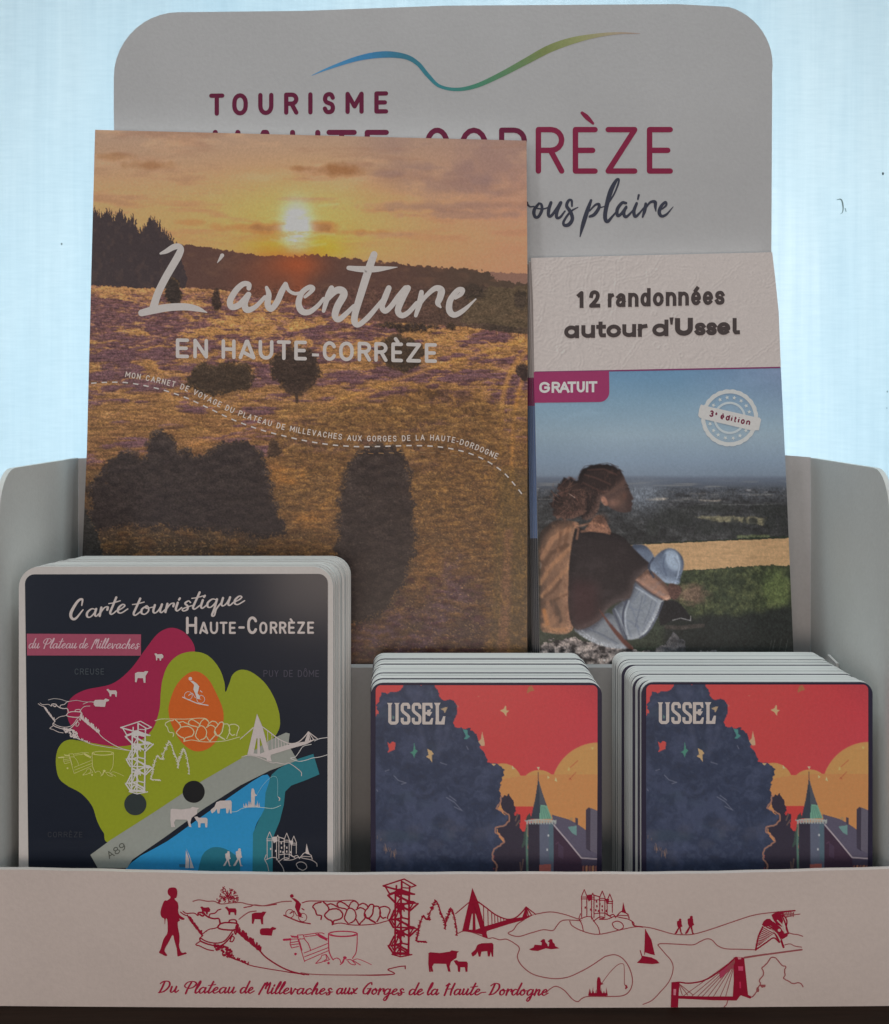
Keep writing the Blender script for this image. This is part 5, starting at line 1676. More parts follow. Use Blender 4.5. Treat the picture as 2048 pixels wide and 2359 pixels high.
FP = spline(cp([(630, 205), (655, 240), (668, 268), (676, 290), (684, 312), (703, 348), (690, 364), (699, 384), (690, 398), (692, 418), (672, 434), (620, 434), (560, 408), (520, 370), (500, 340), (560, 290)]), 4, True)
fm = rc.mask_poly(FP, soft=1)
rc.mix(fm, (66, 52, 50))
for x_, y_, rx_, ry_, c_, al_ in ((580, 375, 42, 26, (124, 92, 80), .8), (618, 350, 40, 40, (90, 68, 60), .6), (628, 255, 26, 40, (92, 70, 64), .5), (650, 330, 16, 22, (92, 62, 54), .6), (690, 395, 14, 12, (96, 58, 54), .5)):
    (q1, q2), = cp([(x_, y_)])
    rc.mix(fm * np.exp(-(((X - q1) / (rx_ * .368)) ** 2 + ((Y - q2) / (ry_ * .368)) ** 2)) * al_, c_)
rc.mix(fm * np.clip((X - 1438) / 14, 0, 1) * .55, (46, 36, 36))
rc.line(cp([(655, 288), (668, 284), (678, 290)]), 2.2, (40, 30, 30), .8)
rc.line(cp([(640, 268), (662, 262), (672, 268)]), 1.8, (44, 32, 30), .7)
FR([(360, 230), (375, 180), (425, 146), (500, 135), (570, 143), (622, 172), (642, 215), (640, 260), (600, 300), (540, 335), (505, 350), (485, 420), (440, 480), (380, 470), (395, 380), (365, 290)], (40, 31, 31), (78, 60, 55), (24, 19, 21), r=8, rough=2.5)
PP([(500, 350), (515, 335), (535, 350), (545, 385), (530, 395), (508, 375)], (144, 104, 88), .95, soft=1)
FR([(250, 250), (300, 225), (360, 240), (400, 290), (410, 370), (390, 440), (340, 480), (250, 475), (200, 430), (195, 370), (230, 320)], (50, 37, 35), (84, 62, 55), (26, 20, 22), r=6, rough=9)
for q in range(70):     # loose strands of the knot
    a_ = rnd.uniform(0, 6.28); r0_, r1_ = rnd.uniform(20, 70), rnd.uniform(85, 130)
    px_, py_ = 300, 350
    st_ = [(px_ + r0_ * math.cos(a_), py_ + r0_ * math.sin(a_)), (px_ + (r0_ + r1_) / 2 * math.cos(a_ + .35), py_ + (r0_ + r1_) / 2 * math.sin(a_ + .35)), (px_ + r1_ * math.cos(a_ + .5), py_ + r1_ * math.sin(a_ + .5))]
    rc.line(cp(st_), 1.3, rnd.choice([(30, 23, 24), (70, 52, 46), (94, 70, 60), (40, 30, 30)]), .7, 1.4)
hn = rc.noise(5, 9, 172, 3)
rc.mix(rc.mask_poly(cp([(200, 250), (620, 160), (640, 260), (480, 420), (250, 475), (195, 370)]), soft=6) * np.clip((hn - .55) * 6, 0, 1) * .35, (92, 66, 58))
for p in ([(230, 290), (300, 215), (340, 230)], [(260, 330), (330, 320), (370, 380)], [(230, 400), (290, 440), (360, 430)], [(400, 200), (470, 220), (560, 260)], [(390, 250), (450, 280), (520, 310)], [(420, 170), (520, 165), (600, 200)], [(200, 390), (210, 330), (290, 300)]):
    rc.line(cp(p), 3, (96, 66, 58), .5, 4)
rc.line(cp([(300, 318), (340, 345)]), 1.8, (150, 132, 124), .7)
for p in ([(480, 135), (540, 125), (610, 150)], [(560, 130), (640, 180)], [(370, 180), (400, 145), (440, 140)]):
    rc.line(cp(p), 1.5, (52, 42, 44), .6, 2)
FR([(800, 795), (862, 840), (930, 912), (942, 960), (920, 987), (880, 977), (800, 930), (718, 868), (750, 828)], (130, 100, 87), (160, 126, 110), (86, 64, 56), r=6, lx=.3, ly=-1)
rc.line(cp([(735, 870), (810, 925), (890, 975)]), 6, (112, 78, 66), .6, 5)
PP([(925, 882), (1000, 900), (1002, 940), (965, 982), (930, 960)], (74, 54, 50), soft=1)
PP([(880, 1000), (980, 995), (1062, 1088), (1062, 1112), (950, 1112), (870, 1140)], (28, 27, 30), soft=1)
rc.line(cp([(950, 1110), (1000, 1097), (1062, 1112), (1062, 1085)]), 2.4, (120, 120, 122), .8)
rc.line(cp([(910, 1152), (1000, 1158), (1138, 1142)]), 9, (62, 56, 54), .8, 4)
PP([(485, 1035), (545, 1110), (615, 1190), (705, 1285), (660, 1278), (565, 1165)], (84, 52, 46), soft=1)

PP([(105, 640), (120, 640), (118, 1330), (95, 1330)], (28, 32, 28), .5, soft=1)
bpk = rc.mask_poly(cp([(110, 600), (165, 520), (330, 490), (300, 780), (295, 1080), (285, 1195), (118, 1150)]), soft=4)
rc.mix(bpk * np.clip((rc.noise(16, 30, 173, 4, .6) - .5) * 5, 0, 1) * .4, (86, 62, 50))
rc.mix(bpk * np.clip((rc.noise(12, 20, 174, 3) - .58) * 6, 0, 1) * .4, (150, 110, 84))
jn = rc.mask_poly(cp([(350, 1170), (600, 1000), (730, 860), (1010, 760), (890, 1000), (740, 1220), (690, 1280), (560, 1280)]), soft=4)
rc.mix(jn * np.clip((rc.noise(22, 12, 175, 3, .5, 1.2) - .56) * 5, 0, 1) * .22, (92, 98, 112))
for P_, w_, c_, al_ in (([(664, 985), (640, 1060), (642, 1150), (660, 1228)], 5, (58, 62, 76), .85), ([(676, 990), (654, 1065), (656, 1150), (674, 1222)], 4, (158, 164, 174), .6),
                        ([(575, 1045), (605, 1110), (648, 1225)], 4, (66, 70, 84), .8), ([(590, 1040), (622, 1105), (660, 1200)], 3, (150, 156, 166), .5),
                        ([(888, 1000), (852, 1085), (796, 1182), (745, 1222)], 5, (62, 66, 80), .8), ([(720, 905), (790, 950), (850, 990)], 4, (160, 166, 176), .5),
                        ([(760, 960), (740, 1050), (715, 1150)], 3, (84, 90, 104), .6), ([(820, 990), (800, 1060), (770, 1130)], 3, (88, 94, 108), .55),
                        ([(828, 722), (800, 775), (830, 840)], 5, (48, 54, 70), .8), ([(905, 700), (890, 760), (910, 830)], 4, (70, 80, 100), .6), ([(975, 700), (992, 770), (975, 850)], 3, (156, 168, 184), .6),
                        ([(420, 1170), (500, 1195), (610, 1255)], 3, (82, 88, 100), .6), ([(380, 1175), (460, 1230), (560, 1268)], 3, (154, 158, 166), .5), ([(720, 868), (800, 932), (880, 980)], 5, (44, 40, 46), .6)):
    rc.line([tuple(p) for p in spline(cp(P_), 6)], w_, c_, al_, 2.5)
rx_t = (rc.noise(2.6, 3.2, 183, 2) - .5) * .55 + (rc.noise(7, 6, 184, 3, .6, 1.2) - .5) * .4
land_m = np.clip((Y - 1118) / 10, 0, 1)
per = rc.blur(np.maximum.reduce([sm_, jn, bpk, fm]).astype(np.float32), 2)
rc.a *= (1 + rx_t * land_m * (1 - .8 * per) * (1 - .72 * wf))[..., None]
rc.a += ((rc.noise(2.2, 2.2, 99, 2) - .5) * 9)[..., None]
rc.a = np.clip(rc.a, 6, 255)
rcv = picture('cover', rc, SR, BLs, BRs, 480, 960, hb, M_PHOTO, GR)

ar = Art(SR, .00016, GR)
ar.line([(1231.5, 857.5), (1797.5, 846.5)], 3.4, (104, 44, 84), caps=False)
ar.up()
g5 = T(1200, 560, 660 / 1792)
ar.poly(g5([(80, 808), (551, 800), (553, 905)] + [(553 - 62 + 62 * math.cos(a), 932 + 62 * math.sin(a)) for a in np.linspace(.1, math.pi / 2, 8)] + [(86, 999)]), (128, 44, 84))
ar.up()
DKT = (58, 50, 50)
c12 = T(1300, 640, 420 / 1792)
for ch, xa, xb in (('1', 125, 200), ('2', 243, 353)):
    (X0, B), (X1, _) = c12([(xa, 297), (xb, 297)])
    glyph(ar, CAPS[ch], X0, X1, B, 172 * .2344, 9.0, DKT, -.0235, 1337, caps=False)
for ch, xa, xb in (('r', 428, 490), ('a', 505, 608), ('n', 628, 730), ('d', 748, 850), ('o', 870, 978), ('n', 998, 1102), ('n', 1120, 1225), ('é', 1245, 1345), ('e', 1360, 1464), ('s', 1480, 1578)):
    (X0, B), (X1, _) = c12([(xa, 297), (xb, 297)])
    glyph(ar, LOW[ch], X0, X1, B, 138 * .2344, 8.4, DKT, -.0235, 1337, caps=False)
for ch, xa, xb in (('q', -2, 150), ('u', 168, 302), ('t', 314, 412), ('o', 414, 560), ('u', 570, 706), ('r', 724, 820), ('d', 864, 1026), ('s', 1280, 1392), ('s', 1394, 1502), ('e', 1500, 1634), ('l', 1640, 1732)):
    (X0, B), (X1, _) = c12([(xa, 595), (xb, 595)])
    glyph(ar, LOW[ch], X0, X1, B, 127 * .2344, 9.2, DKT, -.0225, 1318, caps=False)
(X0, B), (X1, _) = c12([(1088, 595), (1264, 595)])
glyph(ar, CAPS['U'], X0, X1, B, 176 * .2344, 11.8, DKT, -.0225, 1318, caps=False)
ar.poly(c12([(1034, 390), (1074, 388), (1064, 460), (1044, 460)]), DKT)
WG = (190, 184, 186)
for ch, xa, xb in (('G', 115, 182), ('R', 192, 246), ('A', 240, 304), ('T', 292, 345), ('U', 349, 400), ('I', 404, 424), ('T', 424, 478)):
    (X0, B), (X1, _) = g5([(xa, 938), (xb, 938)])
    glyph(ar, CAPS[ch], X0, X1, B, 25.5, 5.6, WG, -.014, 1242, caps=False)
# stamp
cs_ = T(1590, 880, 180 / 1792)
RG, RG2, BAND = (166, 168, 169), (158, 167, 174), (168, 167, 167)
cxs, cys = 905, 822
outer, inner = [], []
for i in range(120):
    a = i / 120 * 2 * math.pi
    r = 652 + 14 * abs(math.sin(a * 12)) - 8
    outer.append((cxs + r * math.cos(a), cys + r * math.sin(a)))
    inner.append((cxs + 560 * math.cos(a), cys + 560 * math.sin(a)))
O_, I_ = cs_(outer), cs_(inner)
for i in range(120):
    j = (i + 1) % 120
    ar._add([O_[i], O_[j], I_[j], I_[i]], [[0, 1, 2, 3]], ar.color(RG))
ar.line(cs_(arc(cxs, cys, 345, 345, 0, 360, 48)), 5.2, RG2)
for a in (-142, -118, -97, -77, -56, -36, -17, 163, 142, 124, 102, 80, 60, 38):
    x, y = cxs + 470 * math.cos(math.radians(a)), cys + 470 * math.sin(math.radians(a))
    st = []
    for i in range(10):
        r = 52 if i % 2 == 0 else 22
        b = math.radians(a + 90 + i * 36 - 90)
        st.append((x + r * math.cos(b), y + r * math.sin(b)))
    ar.poly(cs_(st), (168, 180, 190))
ar.up()
ar.poly(cs_([(245, 515), (410, 560), (1470, 800), (1590, 815), (1628, 860), (1600, 985), (1575, 1105), (1400, 1108), (310, 850), (215, 815), (182, 770), (205, 620)]), BAND)
ar.up()
th = math.atan2(215, 945)
ct, stn = math.cos(th), math.sin(th)


def stamp_glyph(strokes, s0, s1, up, h, w):
    for stx in strokes:
        pts = []
        for u, v in stx:
            lx = s0 + w / 2 + u * (s1 - s0 - w)
            ly = -(up + w / 2 + v * (h - w))
            pts.append((425 + lx * ct - ly * stn + 0, 790 + lx * stn + ly * ct))
        ar.line(cs_(pts), w * cs_.k, (92, 26, 50), caps=False)


for g_, s0, s1, up, h, w in ((CAPS['3'], 0, 100, 0, 155, 34), (LOW['è'], 132, 182, 65, 58, 20), (LOW['é'], 262, 352, 0, 115, 32), (LOW['d'], 388, 482, 0, 115, 32), (LOW['i'], 508, 546, 0, 115, 34), (LOW['t'], 572, 650, 0, 115, 30),
                             (LOW['i'], 672, 710, 0, 115, 34), (LOW['o'], 742, 836, 0, 115, 32), (LOW['n'], 868, 962, 0, 115, 32)):
    stamp_glyph(g_, s0, s1, up, h, w)
ar.build('lettering', rcv, M_PHOTO)

LBL_B = 'hiking brochure behind the front one, only its printed left edge showing in painted shade'
for k, (dy, dx, dt) in enumerate(((.0016, -5, 8), (.0032, -9, 13), (.0048, -13, 16), (.0064, -17, 20))):
    t, Sx, L, R = brochure(dy * .8, dx, dt, LBL_B, 'hiking brochures in the rear pocket', False)
    st = Art(Sx, .0001, GR)
    yv = [594 + dt + 2, 870, 935, 1240, 1500, 1720]
    cl = [(140, 134, 134), (100, 40, 74), (72, 88, 118), (40, 42, 48), (30, 32, 32)]  # front cover's tones darkened, shade put into the print colours
    for i in range(5):
        xa = np.interp(yv[i], [p[1] for p in L], [p[0] for p in L]); xb = np.interp(yv[i + 1], [p[1] for p in L], [p[0] for p in L])
        st.poly([(xa, yv[i]), (xa + 40, yv[i]), (xb + 40, yv[i + 1]), (xb, yv[i + 1])], cl[i])
    st.build('cover', t, M_PHOTO)

# ------------------------------------------------------------------ folded maps (front pocket, left)


def rrect(x0, x1, z0, z1, r, n=7):
    """rounded top corners, outline counter-clockwise seen from the front: (x, z)"""
    return ([(x0, z0), (x1, z0), (x1, z1 - r)] + [(x1 - r + r * math.cos(a), z1 - r + r * math.sin(a)) for a in np.linspace(.15, math.pi / 2, n)]
            + [(x0 + r + r * math.cos(a), z1 - r + r * math.sin(a)) for a in np.linspace(math.pi / 2, math.pi - .15, n)] + [(x0, z1 - r)])


def card_mesh(name, x0, x1, z0, z1, r, t, front, edge, rise=0.0):
    """a folded card: stepped plies so its edge is not one flat wall"""
    o = rrect(x0, x1, z0, z1, r)
    n = len(o)
    rnd = random.Random(n * 7 + int(t * 1e5))
    ys = [0, t * .12, t * .30, t * .45, t * .62, t * .80, t]
    ins = [.00005] + [rnd.uniform(0, .00016) for _ in ys[1:-1]] + [0.0]
    cx_, cz_ = (x0 + x1) / 2, (z0 + z1) / 2
    vs, fs, mi = [], [], []
    for y, d in zip(ys, ins):
        for x, z in o:
            vs.append((x - d * (1 if x > cx_ else -1), y, z - (d * .5 if z > cz_ else 0) + (rise * y if z > cz_ else 0)))
    fs.append(list(range(n))); mi.append(0)
    fs.append(list(range((len(ys) - 1) * n + n - 1, (len(ys) - 1) * n - 1, -1))); mi.append(1)
    for l in range(len(ys) - 1):
        for i in range(n):
            j = (i + 1) % n
            fs.append([l * n + j, l * n + i, (l + 1) * n + i, (l + 1) * n + j]); mi.append(1)
    return new_mesh(name, vs, fs, None, [front, edge], mi)


YC = .4125
ZB = .0031
px2 = lambda px, py, y: ((px - CX) * y / F, H - (py - CY) * y / F)
cx0, cz1 = px2(43, 1305, YC)
cx1, _ = px2(768, 1305, YC)
CT = .0024
M_EDGE2 = edge_mat('map_edges', (.80, .80, .79), (.55, .55, .55), .0009, 1.0)
me_c = card_mesh('tourist_map', cx0, cx1, ZB, cz1, .0072, CT, M_PAPER, M_EDGE2)
GC = gain(163)


def map_copy(i, dx, dy, dz, label):
    o = bpy.data.objects.new('tourist_map', me_c)
    COL.objects.link(o)
    o.location = (dx, dy, dz)
    o['label'] = label
    o['category'] = 'folded map'
    o['group'] = 'folded tourist maps stacked in the front pocket'
    return o


rnd = random.Random(31)
map0 = map_copy(0, 0, YC, 0, 'front tourist map with dark white-bordered cover and magenta, green and blue shapes')
for i in range(1, 18):
    map_copy(i, .00014 * i + rnd.uniform(-.00035, .00035), YC + .00246 * i, -.00003 * i + rnd.uniform(-.0004, .0003), 'tourist map stacked behind the front one, only its pale rounded edge showing')

SC = plane_y(YC)
mpa = Art(SC, .00006, GC)
CM = T(0, 1240, 840 / 1792)
NAVYC = (22, 28, 40)
r = 22
mpa.poly([(66, 2042), (754, 2042), (755.5, 1322 + r)] + arc(755.5 - r, 1322 + r, r, r, 0, -90, 7) + arc(57.5 + r, 1323 + r, r, r, -90, -180, 7), NAVYC)
mpa.up()
MAG, GRN, ORG, GRY, BLU, TEAL = (136, 30, 66), (124, 136, 34), (192, 84, 32), (128, 134, 130), (38, 124, 178), (38, 104, 118)
mpa.blob(CM([(330, 840), (350, 785), (420, 745), (550, 715), (640, 645), (715, 545), (780, 465), (850, 440), (920, 475), (958, 560), (900, 700), (800, 900), (770, 1030), (600, 1040), (420, 1000), (345, 915)]), MAG)
mpa.up()
mpa.blob(CM([(274, 1095), (290, 1025), (340, 990), (440, 1004), (560, 1022), (660, 1010), (745, 945), (782, 850), (790, 760), (800, 690), (828, 620), (880, 573), (950, 557), (1020, 575), (1075, 635), (1102, 705), (1108, 755), (1126, 715), (1145, 668),
             (1185, 646), (1240, 660), (1305, 715), (1352, 795), (1375, 880), (1366, 950), (1300, 1030), (1150, 1180), (900, 1330), (560, 1490), (508, 1445), (478, 1390), (452, 1315), (400, 1255), (330, 1215), (288, 1175)]), GRN)
mpa.up()
mpa.blob(CM([(838, 790), (868, 720), (920, 667), (970, 655), (1022, 690), (1062, 760), (1096, 845), (1094, 920), (1060, 1000), (1010, 1040), (950, 1044), (890, 1000), (845, 920), (828, 850)]), ORG)
mpa.up()
mpa.blob(CM([(640, 1700), (645, 1595), (820, 1490), (960, 1390), (1110, 1285), (1290, 1165), (1328, 1190), (1310, 1250), (1302, 1330), (1262, 1400), (1244, 1480), (1242, 1700)]), BLU, 3)
mpa.up()
mpa.poly(CM([(1335, 1162), (1365, 1135), (1440, 1092), (1540, 1060), (1570, 1160), (1500, 1190), (1432, 1215), (1402, 1245), (1395, 1310), (1375, 1390), (1340, 1475), (1340, 1700), (1240, 1700), (1243, 1450), (1272, 1385), (1300, 1330), (1305, 1250)]), TEAL)
mpa.blob(CM([(983, 1700), (988, 1575), (1030, 1525), (1085, 1520), (1140, 1545), (1180, 1590), (1150, 1700)]), (34, 98, 116))
mpa.up()
mpa.poly(CM([(444, 1556), (545, 1482), (760, 1345), (960, 1212), (1210, 1068), (1330, 990), (1405, 955), (1424, 960), (1417, 1015), (1462, 1092), (1330, 1140), (1180, 1215), (1000, 1330), (820, 1462), (650, 1580), (625, 1620), (480, 1620)]), GRY)
mpa.up()
mpa.disc(*CM([(952, 1246)])[0], 25.5, (24, 25, 28), n=40)
mpa.disc(*CM([(665, 1307)])[0], 25.5, (42, 50, 52), n=40)
mpa.poly(CM([(131, 469), (693, 472), (693, 577), (133, 576)]), (138, 66, 88))
mpa.build('printed_map', map0, M_GLOSS)

ml = Art(SC, .00035, GC)
LWH = (168, 162, 162)
YEL = (196, 200, 150)


def mapm(s, x0, y0, x1, y1):
    """front-panel photo point (x0, y0) goes to map point (x1, y1), scaled by s"""
    return lambda f: compose(f, s, s, x1 - x0 * s, y1 - y0 * s)


d_tower(ml, mapm(.935, 923, 2122, 316, 1752), (206, 200, 176), 2.0)
d_pines(ml, mapm(.94, 1003.9, 2074, 390, 1707), (196, 200, 160), 1.9)
d_bridge(ml, mapm(.955, 1088, 2045.6, 592, 1644), LWH, 1.8)
d_bushes(ml, mapm(.955, 719.7, 2087.8, 380, 1667.7), (212, 190, 140), 1.6)
d_bike(ml, mapm(.96, 654, 2108, 421, 1605.6), (206, 186, 176), 1.5)
d_cauldron(ml, mapm(.745, 756, 2150, 211.7, 1734), (184, 184, 112), 1.2)
d_cow(ml, mapm(.942, 986.6, 2195.6, 392.4, 1864.8), LWH)
d_calf(ml, mapm(.942, 1077.8, 2220.6, 478.3, 1889), LWH)
d_grazer(ml, mapm(.955, 1085.6, 2195.6, 485, 1866), LWH)
d_stones(ml, mapm(.76, 461, 2160.6, 122.4, 1666), (180, 166, 166), 1.1)
d_castle(ml, mapm(.95, 1346.9, 2047, 622, 1914), LWH, 1.5)
d_hikers(ml, mapm(.98, 1565, 2134, 524.5, 1978), LWH)
for kind, s, x, y in ((3, .95, 0, 0), (1, .9, 0, 0), (2, .88, 0, 0), (1, .6, 0, 0)):
    pass
d_sheep(ml, mapm(.95, 340 + 828 * .3125, 1980 + 540 * .3125, 216, 1622), LWH, 3)
d_sheep(ml, mapm(.92, 340 + 570 * .3125, 1980 + 355 * .3125, 245, 1589), LWH, 1)
d_sheep(ml, mapm(.92, 340 + 768 * .3125, 1980 + 402 * .3125, 311, 1551), LWH, 2)
d_sheep(ml, mapm(.92, 340 + 388 * .3125, 1980 + 350 * .3125, 355.5, 1506), LWH, 0)
cm2, cm3, cm4 = T(80, 1580, 400 / 1792), T(340, 1540, 420 / 1792), T(360, 1780, 400 / 1792)
ML = lambda f, p, w=1.3, c=LWH: ml.line(f(p), w, c, smooth=5)
ML(cm2, [(140, 145), (200, 132), (270, 140), (340, 160), (430, 150), (520, 165), (610, 165)], 1.3, (150, 148, 150))
ML(cm2, [(500, 188), (560, 165), (610, 170)], 1.3); ML(cm2, [(460, 265), (510, 215), (570, 208)], 1.3)
ML(cm3, [(925, 870), (985, 855), (1080, 870), (1215, 925), (1270, 925), (1345, 940), (1390, 930), (1460, 975), (1510, 1020), (1512, 1055)], 1.6)
ML(cm3, [(1640, 712), (1690, 690), (1768, 678)], 1.6, (170, 170, 176)); ML(cm3, [(1610, 745), (1530, 765), (1490, 820), (1450, 870), (1405, 882), (1485, 912), (1560, 900), (1620, 880), (1690, 870), (1768, 848)], 1.5, (170, 172, 176))
ML(cm3, [(910, 695), (1000, 615), (1035, 582)], 1.8, (196, 196, 150))
ML(cm4, [(775, 405), (830, 400), (880, 372), (960, 355), (1080, 358), (1200, 368), (1285, 338)], 1.3, (150, 185, 205))
ml.poly(cm4([(985, 165), (1000, 160), (1012, 180), (1018, 215), (1040, 235), (1018, 245), (1015, 350), (980, 350), (978, 210)]), LWH)
for k in range(12):
    x = 905 + k * 14
    ml.poly(cm4([(x - 4, 358), (x + 10, 358), (x + rnd.uniform(-8, 8), rnd.uniform(275, 325))]), LWH)
ML(cm4, [(1035, 235), (1100, 130), (1180, 50), (1230, 40), (1252, 90), (1252, 240)], .8, (120, 165, 190))
ml.poly(cm4([(1248, 240), (1280, 262), (1278, 285), (1262, 292), (1270, 270)]), LWH)
ml.poly(cm4([(310, 782), (345, 860), (388, 985), (345, 985), (350, 900)]), LWH); ml.poly(cm4([(306, 800), (340, 900), (338, 985), (300, 985)]), LWH)
ml.poly(cm4([(235, 945), (300, 945), (300, 975), (240, 975)]), (44, 92, 122))
ml.up()
# texts
c4s = T(150, 1340, 430 / 1792)
ml.brush(c4s([(160, 228, 12), (165, 170, 20), (120, 190, 24), (60, 290, 30), (60, 345, 26), (100, 355, 22), (172, 270, 12)]), LWH, 7)
script(ml, 'arte', 199, 1423, 294, 1410, 18.5, 4.8, LWH)
script(ml, 'touristique', 305, 1418, 563, 1391, 18.5, 4.8, LWH)
cH = T(400, 1400, 340 / 1792)
caps_boxes(ml, cH, [('H', 150, 285, 320, 212, 33), ('a', 310, 420, 320, 150, 26), ('U', 440, 540, 320, 150, 26), ('T', 558, 654, 320, 150, 26), ('E', 672, 756, 318, 148, 26), ('C', 893, 1018, 320, 215, 33), ('O', 1040, 1138, 320, 150, 26),
                    ('R', 1168, 1260, 318, 150, 26), ('R', 1280, 1370, 318, 150, 26), ('È', 1390, 1475, 316, 148, 26), ('Z', 1500, 1596, 316, 148, 26), ('E', 1622, 1706, 316, 148, 26)], 320, 150, 26, LWH)
ml.line(cH([(800, 240), (850, 240)]), 5.4, LWH)
PK = (196, 150, 160)
for word, xa, xb in (('du', 70, 225), ('Plateau', 272, 755), ('de', 790, 915), ('Millevaches', 962, 1642)):
    script(ml, word, 55 + xa * .1618, 1450 + 268 * .1618, 55 + xb * .1618, 1450 + (274 if xb > 1000 else 268) * .1618, 11, 2.3, PK)
FNT = (58, 60, 70)
for txt, x0, y0, x1, h, c in (('CREUSE', 172, 1554, 240, 14, (58, 66, 74)), ('PUY DE DÔME', 607, 1559.5, 735, 16, (62, 62, 76)), ('CORRÈZE', 110, 1929, 190, 13, (46, 50, 58))):
    caps_path(ml, txt, [(x0, y0), ((x0 + x1) / 2, y0), (x1, y0)], h, 1.8, c)
caps_path(ml, 'A89', [(252, 1979), (272, 1967), (292, 1954)], 17, 2.0, (70, 74, 70), track=.2)
ml.build('lettering', map0, M_GLOSS)

# ------------------------------------------------------------------ town leaflets (front pocket, middle and right)
YU = .4132
ux0, uz1 = px2(854, 1572.5, YU)
ux1, _ = px2(1387, 1572.5, YU)
UT = .0026
M_EDGE3 = edge_mat('leaflet_edges', (.86, .87, .86), (.62, .63, .64), .0010, 4.0)
me_u = card_mesh('town_leaflet', ux0, ux1, ZB, uz1, .0042, UT, M_NAVY, M_EDGE3, .065)
GU = gain(166)
UG = 'town leaflets stacked in the front pocket'


def leaflet(x, y, z, label):
    o = bpy.data.objects.new('town_leaflet', me_u)
    COL.objects.link(o)
    o.location = (x, y, z)
    o['label'] = label
    o['category'] = 'leaflet'
    o['group'] = UG
    return o


LM = leaflet(0, YU, 0, 'front USSEL leaflet with red sky in the middle stack, beside the tourist maps')
SU = plane_y(YU)
uc = Canvas(850, 1565, 1392, 2060, 1.6, (194, 58, 60))
cu = T(800, 1480, 640 / 1792)
X, Y = uc.X, uc.Y
uc.a = uc.a * (1 - .22 * np.clip((X - 1150) / 260, 0, 1) * np.clip((1760 - Y) / 200, 0, 1))[..., None]
uc.a[..., 2] += 10 * np.clip((X - 1150) / 260, 0, 1)
OR, OR2 = (192, 132, 78), (186, 122, 74)
for x, y, r in ((1625, 955, 310), (1238, 945, 122), (1000, 905, 125)):
    (a_, b_), = cu([(x, y)])
    uc.ell(a_, b_, r * cu.k, r * cu.k, OR, 1, .012)
uc.poly(cu([(900, 900), (1115, 862), (1300, 850), (1620, 850), (1620, 1300), (900, 1300)]), OR2)
uc.mix(np.clip((1700 - Y) / 200, 0, 1) * 0, OR)
uc.poly(cu([(1060, 1058), (1200, 1058), (1200, 1240), (1060, 1240)]), (184, 54, 54))
tree = [(150, 480), (186, 470), (190, 400), (205, 350), (225, 325), (290, 325), (340, 310), (362, 290), (372, 262), (470, 262), (480, 285), (505, 262), (560, 275), (585, 310), (595, 350), (625, 375), (680, 368), (705, 410), (718, 450), (700, 480), (688, 512), (700, 545),
        (790, 556), (832, 590), (850, 650), (870, 690), (890, 720), (905, 770), (960, 788), (1000, 795), (1018, 822), (995, 880), (990, 960), (992, 1030), (968, 1080), (1040, 1120), (1015, 1180), (962, 1195), (965, 1235), (1012, 1280), (950, 1340), (940, 1400), (955, 1640), (150, 1640)]
back_t = [(985, 1030), (1010, 990), (1040, 978), (1075, 1020), (1085, 1080), (1082, 1120), (1100, 1105), (1122, 1112), (1112, 1190), (1130, 1215), (1150, 1225), (1165, 1250), (1165, 1640), (930, 1640), (945, 1340), (1012, 1280), (962, 1200), (1035, 1140)]
uc.poly(cu(back_t), (40, 37, 52), 1, rough=4, rc=7, seed=2)
tm = uc.mask_poly(cu(tree), rough=5, rc=9, seed=3)
uc.mix(tm, (38, 48, 72))
bn = uc.noise(60, 50, 7, 5, .68, 1.4)
lf = uc.noise(13, 11, 9, 3, .65, 1.0)
uc.mix(tm * np.clip((lf - .56) * 7, 0, 1) * .35, (64, 74, 98))
uc.mix(tm * np.clip((.42 - lf) * 7, 0, 1) * .4, (36, 43, 60))
uc.mix(tm * np.clip((bn - .52) * 5, 0, 1) * .6, (60, 70, 98))
uc.mix(tm * np.clip((.44 - bn) * 6, 0, 1) * .6, (30, 38, 58))
uc.mix(tm * np.clip((uc.noise(90, 40, 8, 3) - .6) * 6, 0, 1) * .35, (52, 70, 84))
for P in ([(470, 560), (490, 640), (500, 720)], [(590, 540), (600, 620), (580, 720), (640, 600), (650, 540)], [(400, 330), (440, 370), (470, 310)]):
    uc.line(cu(P), 12, (70, 78, 104), .4, 10)
for P in ([(640, 1000), (690, 1030), (740, 1085)], [(660, 990), (700, 1020)], [(300, 860), (330, 890), (375, 905)], [(245, 830), (270, 822)], [(600, 775), (640, 788)], [(770, 670), (780, 690)], [(350, 915), (380, 905)], [(690, 1060), (730, 1080)], [(190, 950), (196, 960)]):
    uc.line(cu(P), 2.2, (110, 116, 136), .6, 1.5)
rn_ = random.Random(2)
for k in range(16):
    x = rn_.uniform(190, 315)
    y = 1265 + (x - 190) * .7 + rn_.uniform(-22, 22)
    uc.line(cu([(x, y), (x + rn_.uniform(-14, 14), y + rn_.uniform(10, 40))]), 1.6, (140, 108, 88), .6, 1.2)
for k in range(14):
    (a_, b_), = cu([(rn_.uniform(200, 930), rn_.uniform(1150, 1450))])
    uc.ell(a_, b_, rn_.uniform(8, 22), rn_.uniform(5, 14), (64, 68, 86), .35, .8, .5, 5, k + 1)
edge = [tuple(p) for p in spline(cu([(1000, 985), (985, 1030), (965, 1072), (1010, 1095), (1048, 1118), (1035, 1160), (1005, 1185), (962, 1195), (958, 1225), (990, 1250), (1012, 1282), (985, 1310), (950, 1335), (938, 1375), (945, 1410), (965, 1440), (955, 1475)]), 4)]
edge = [(x + rn_.uniform(-1.5, 1.5), y + rn_.uniform(-1, 1)) for x, y in edge]
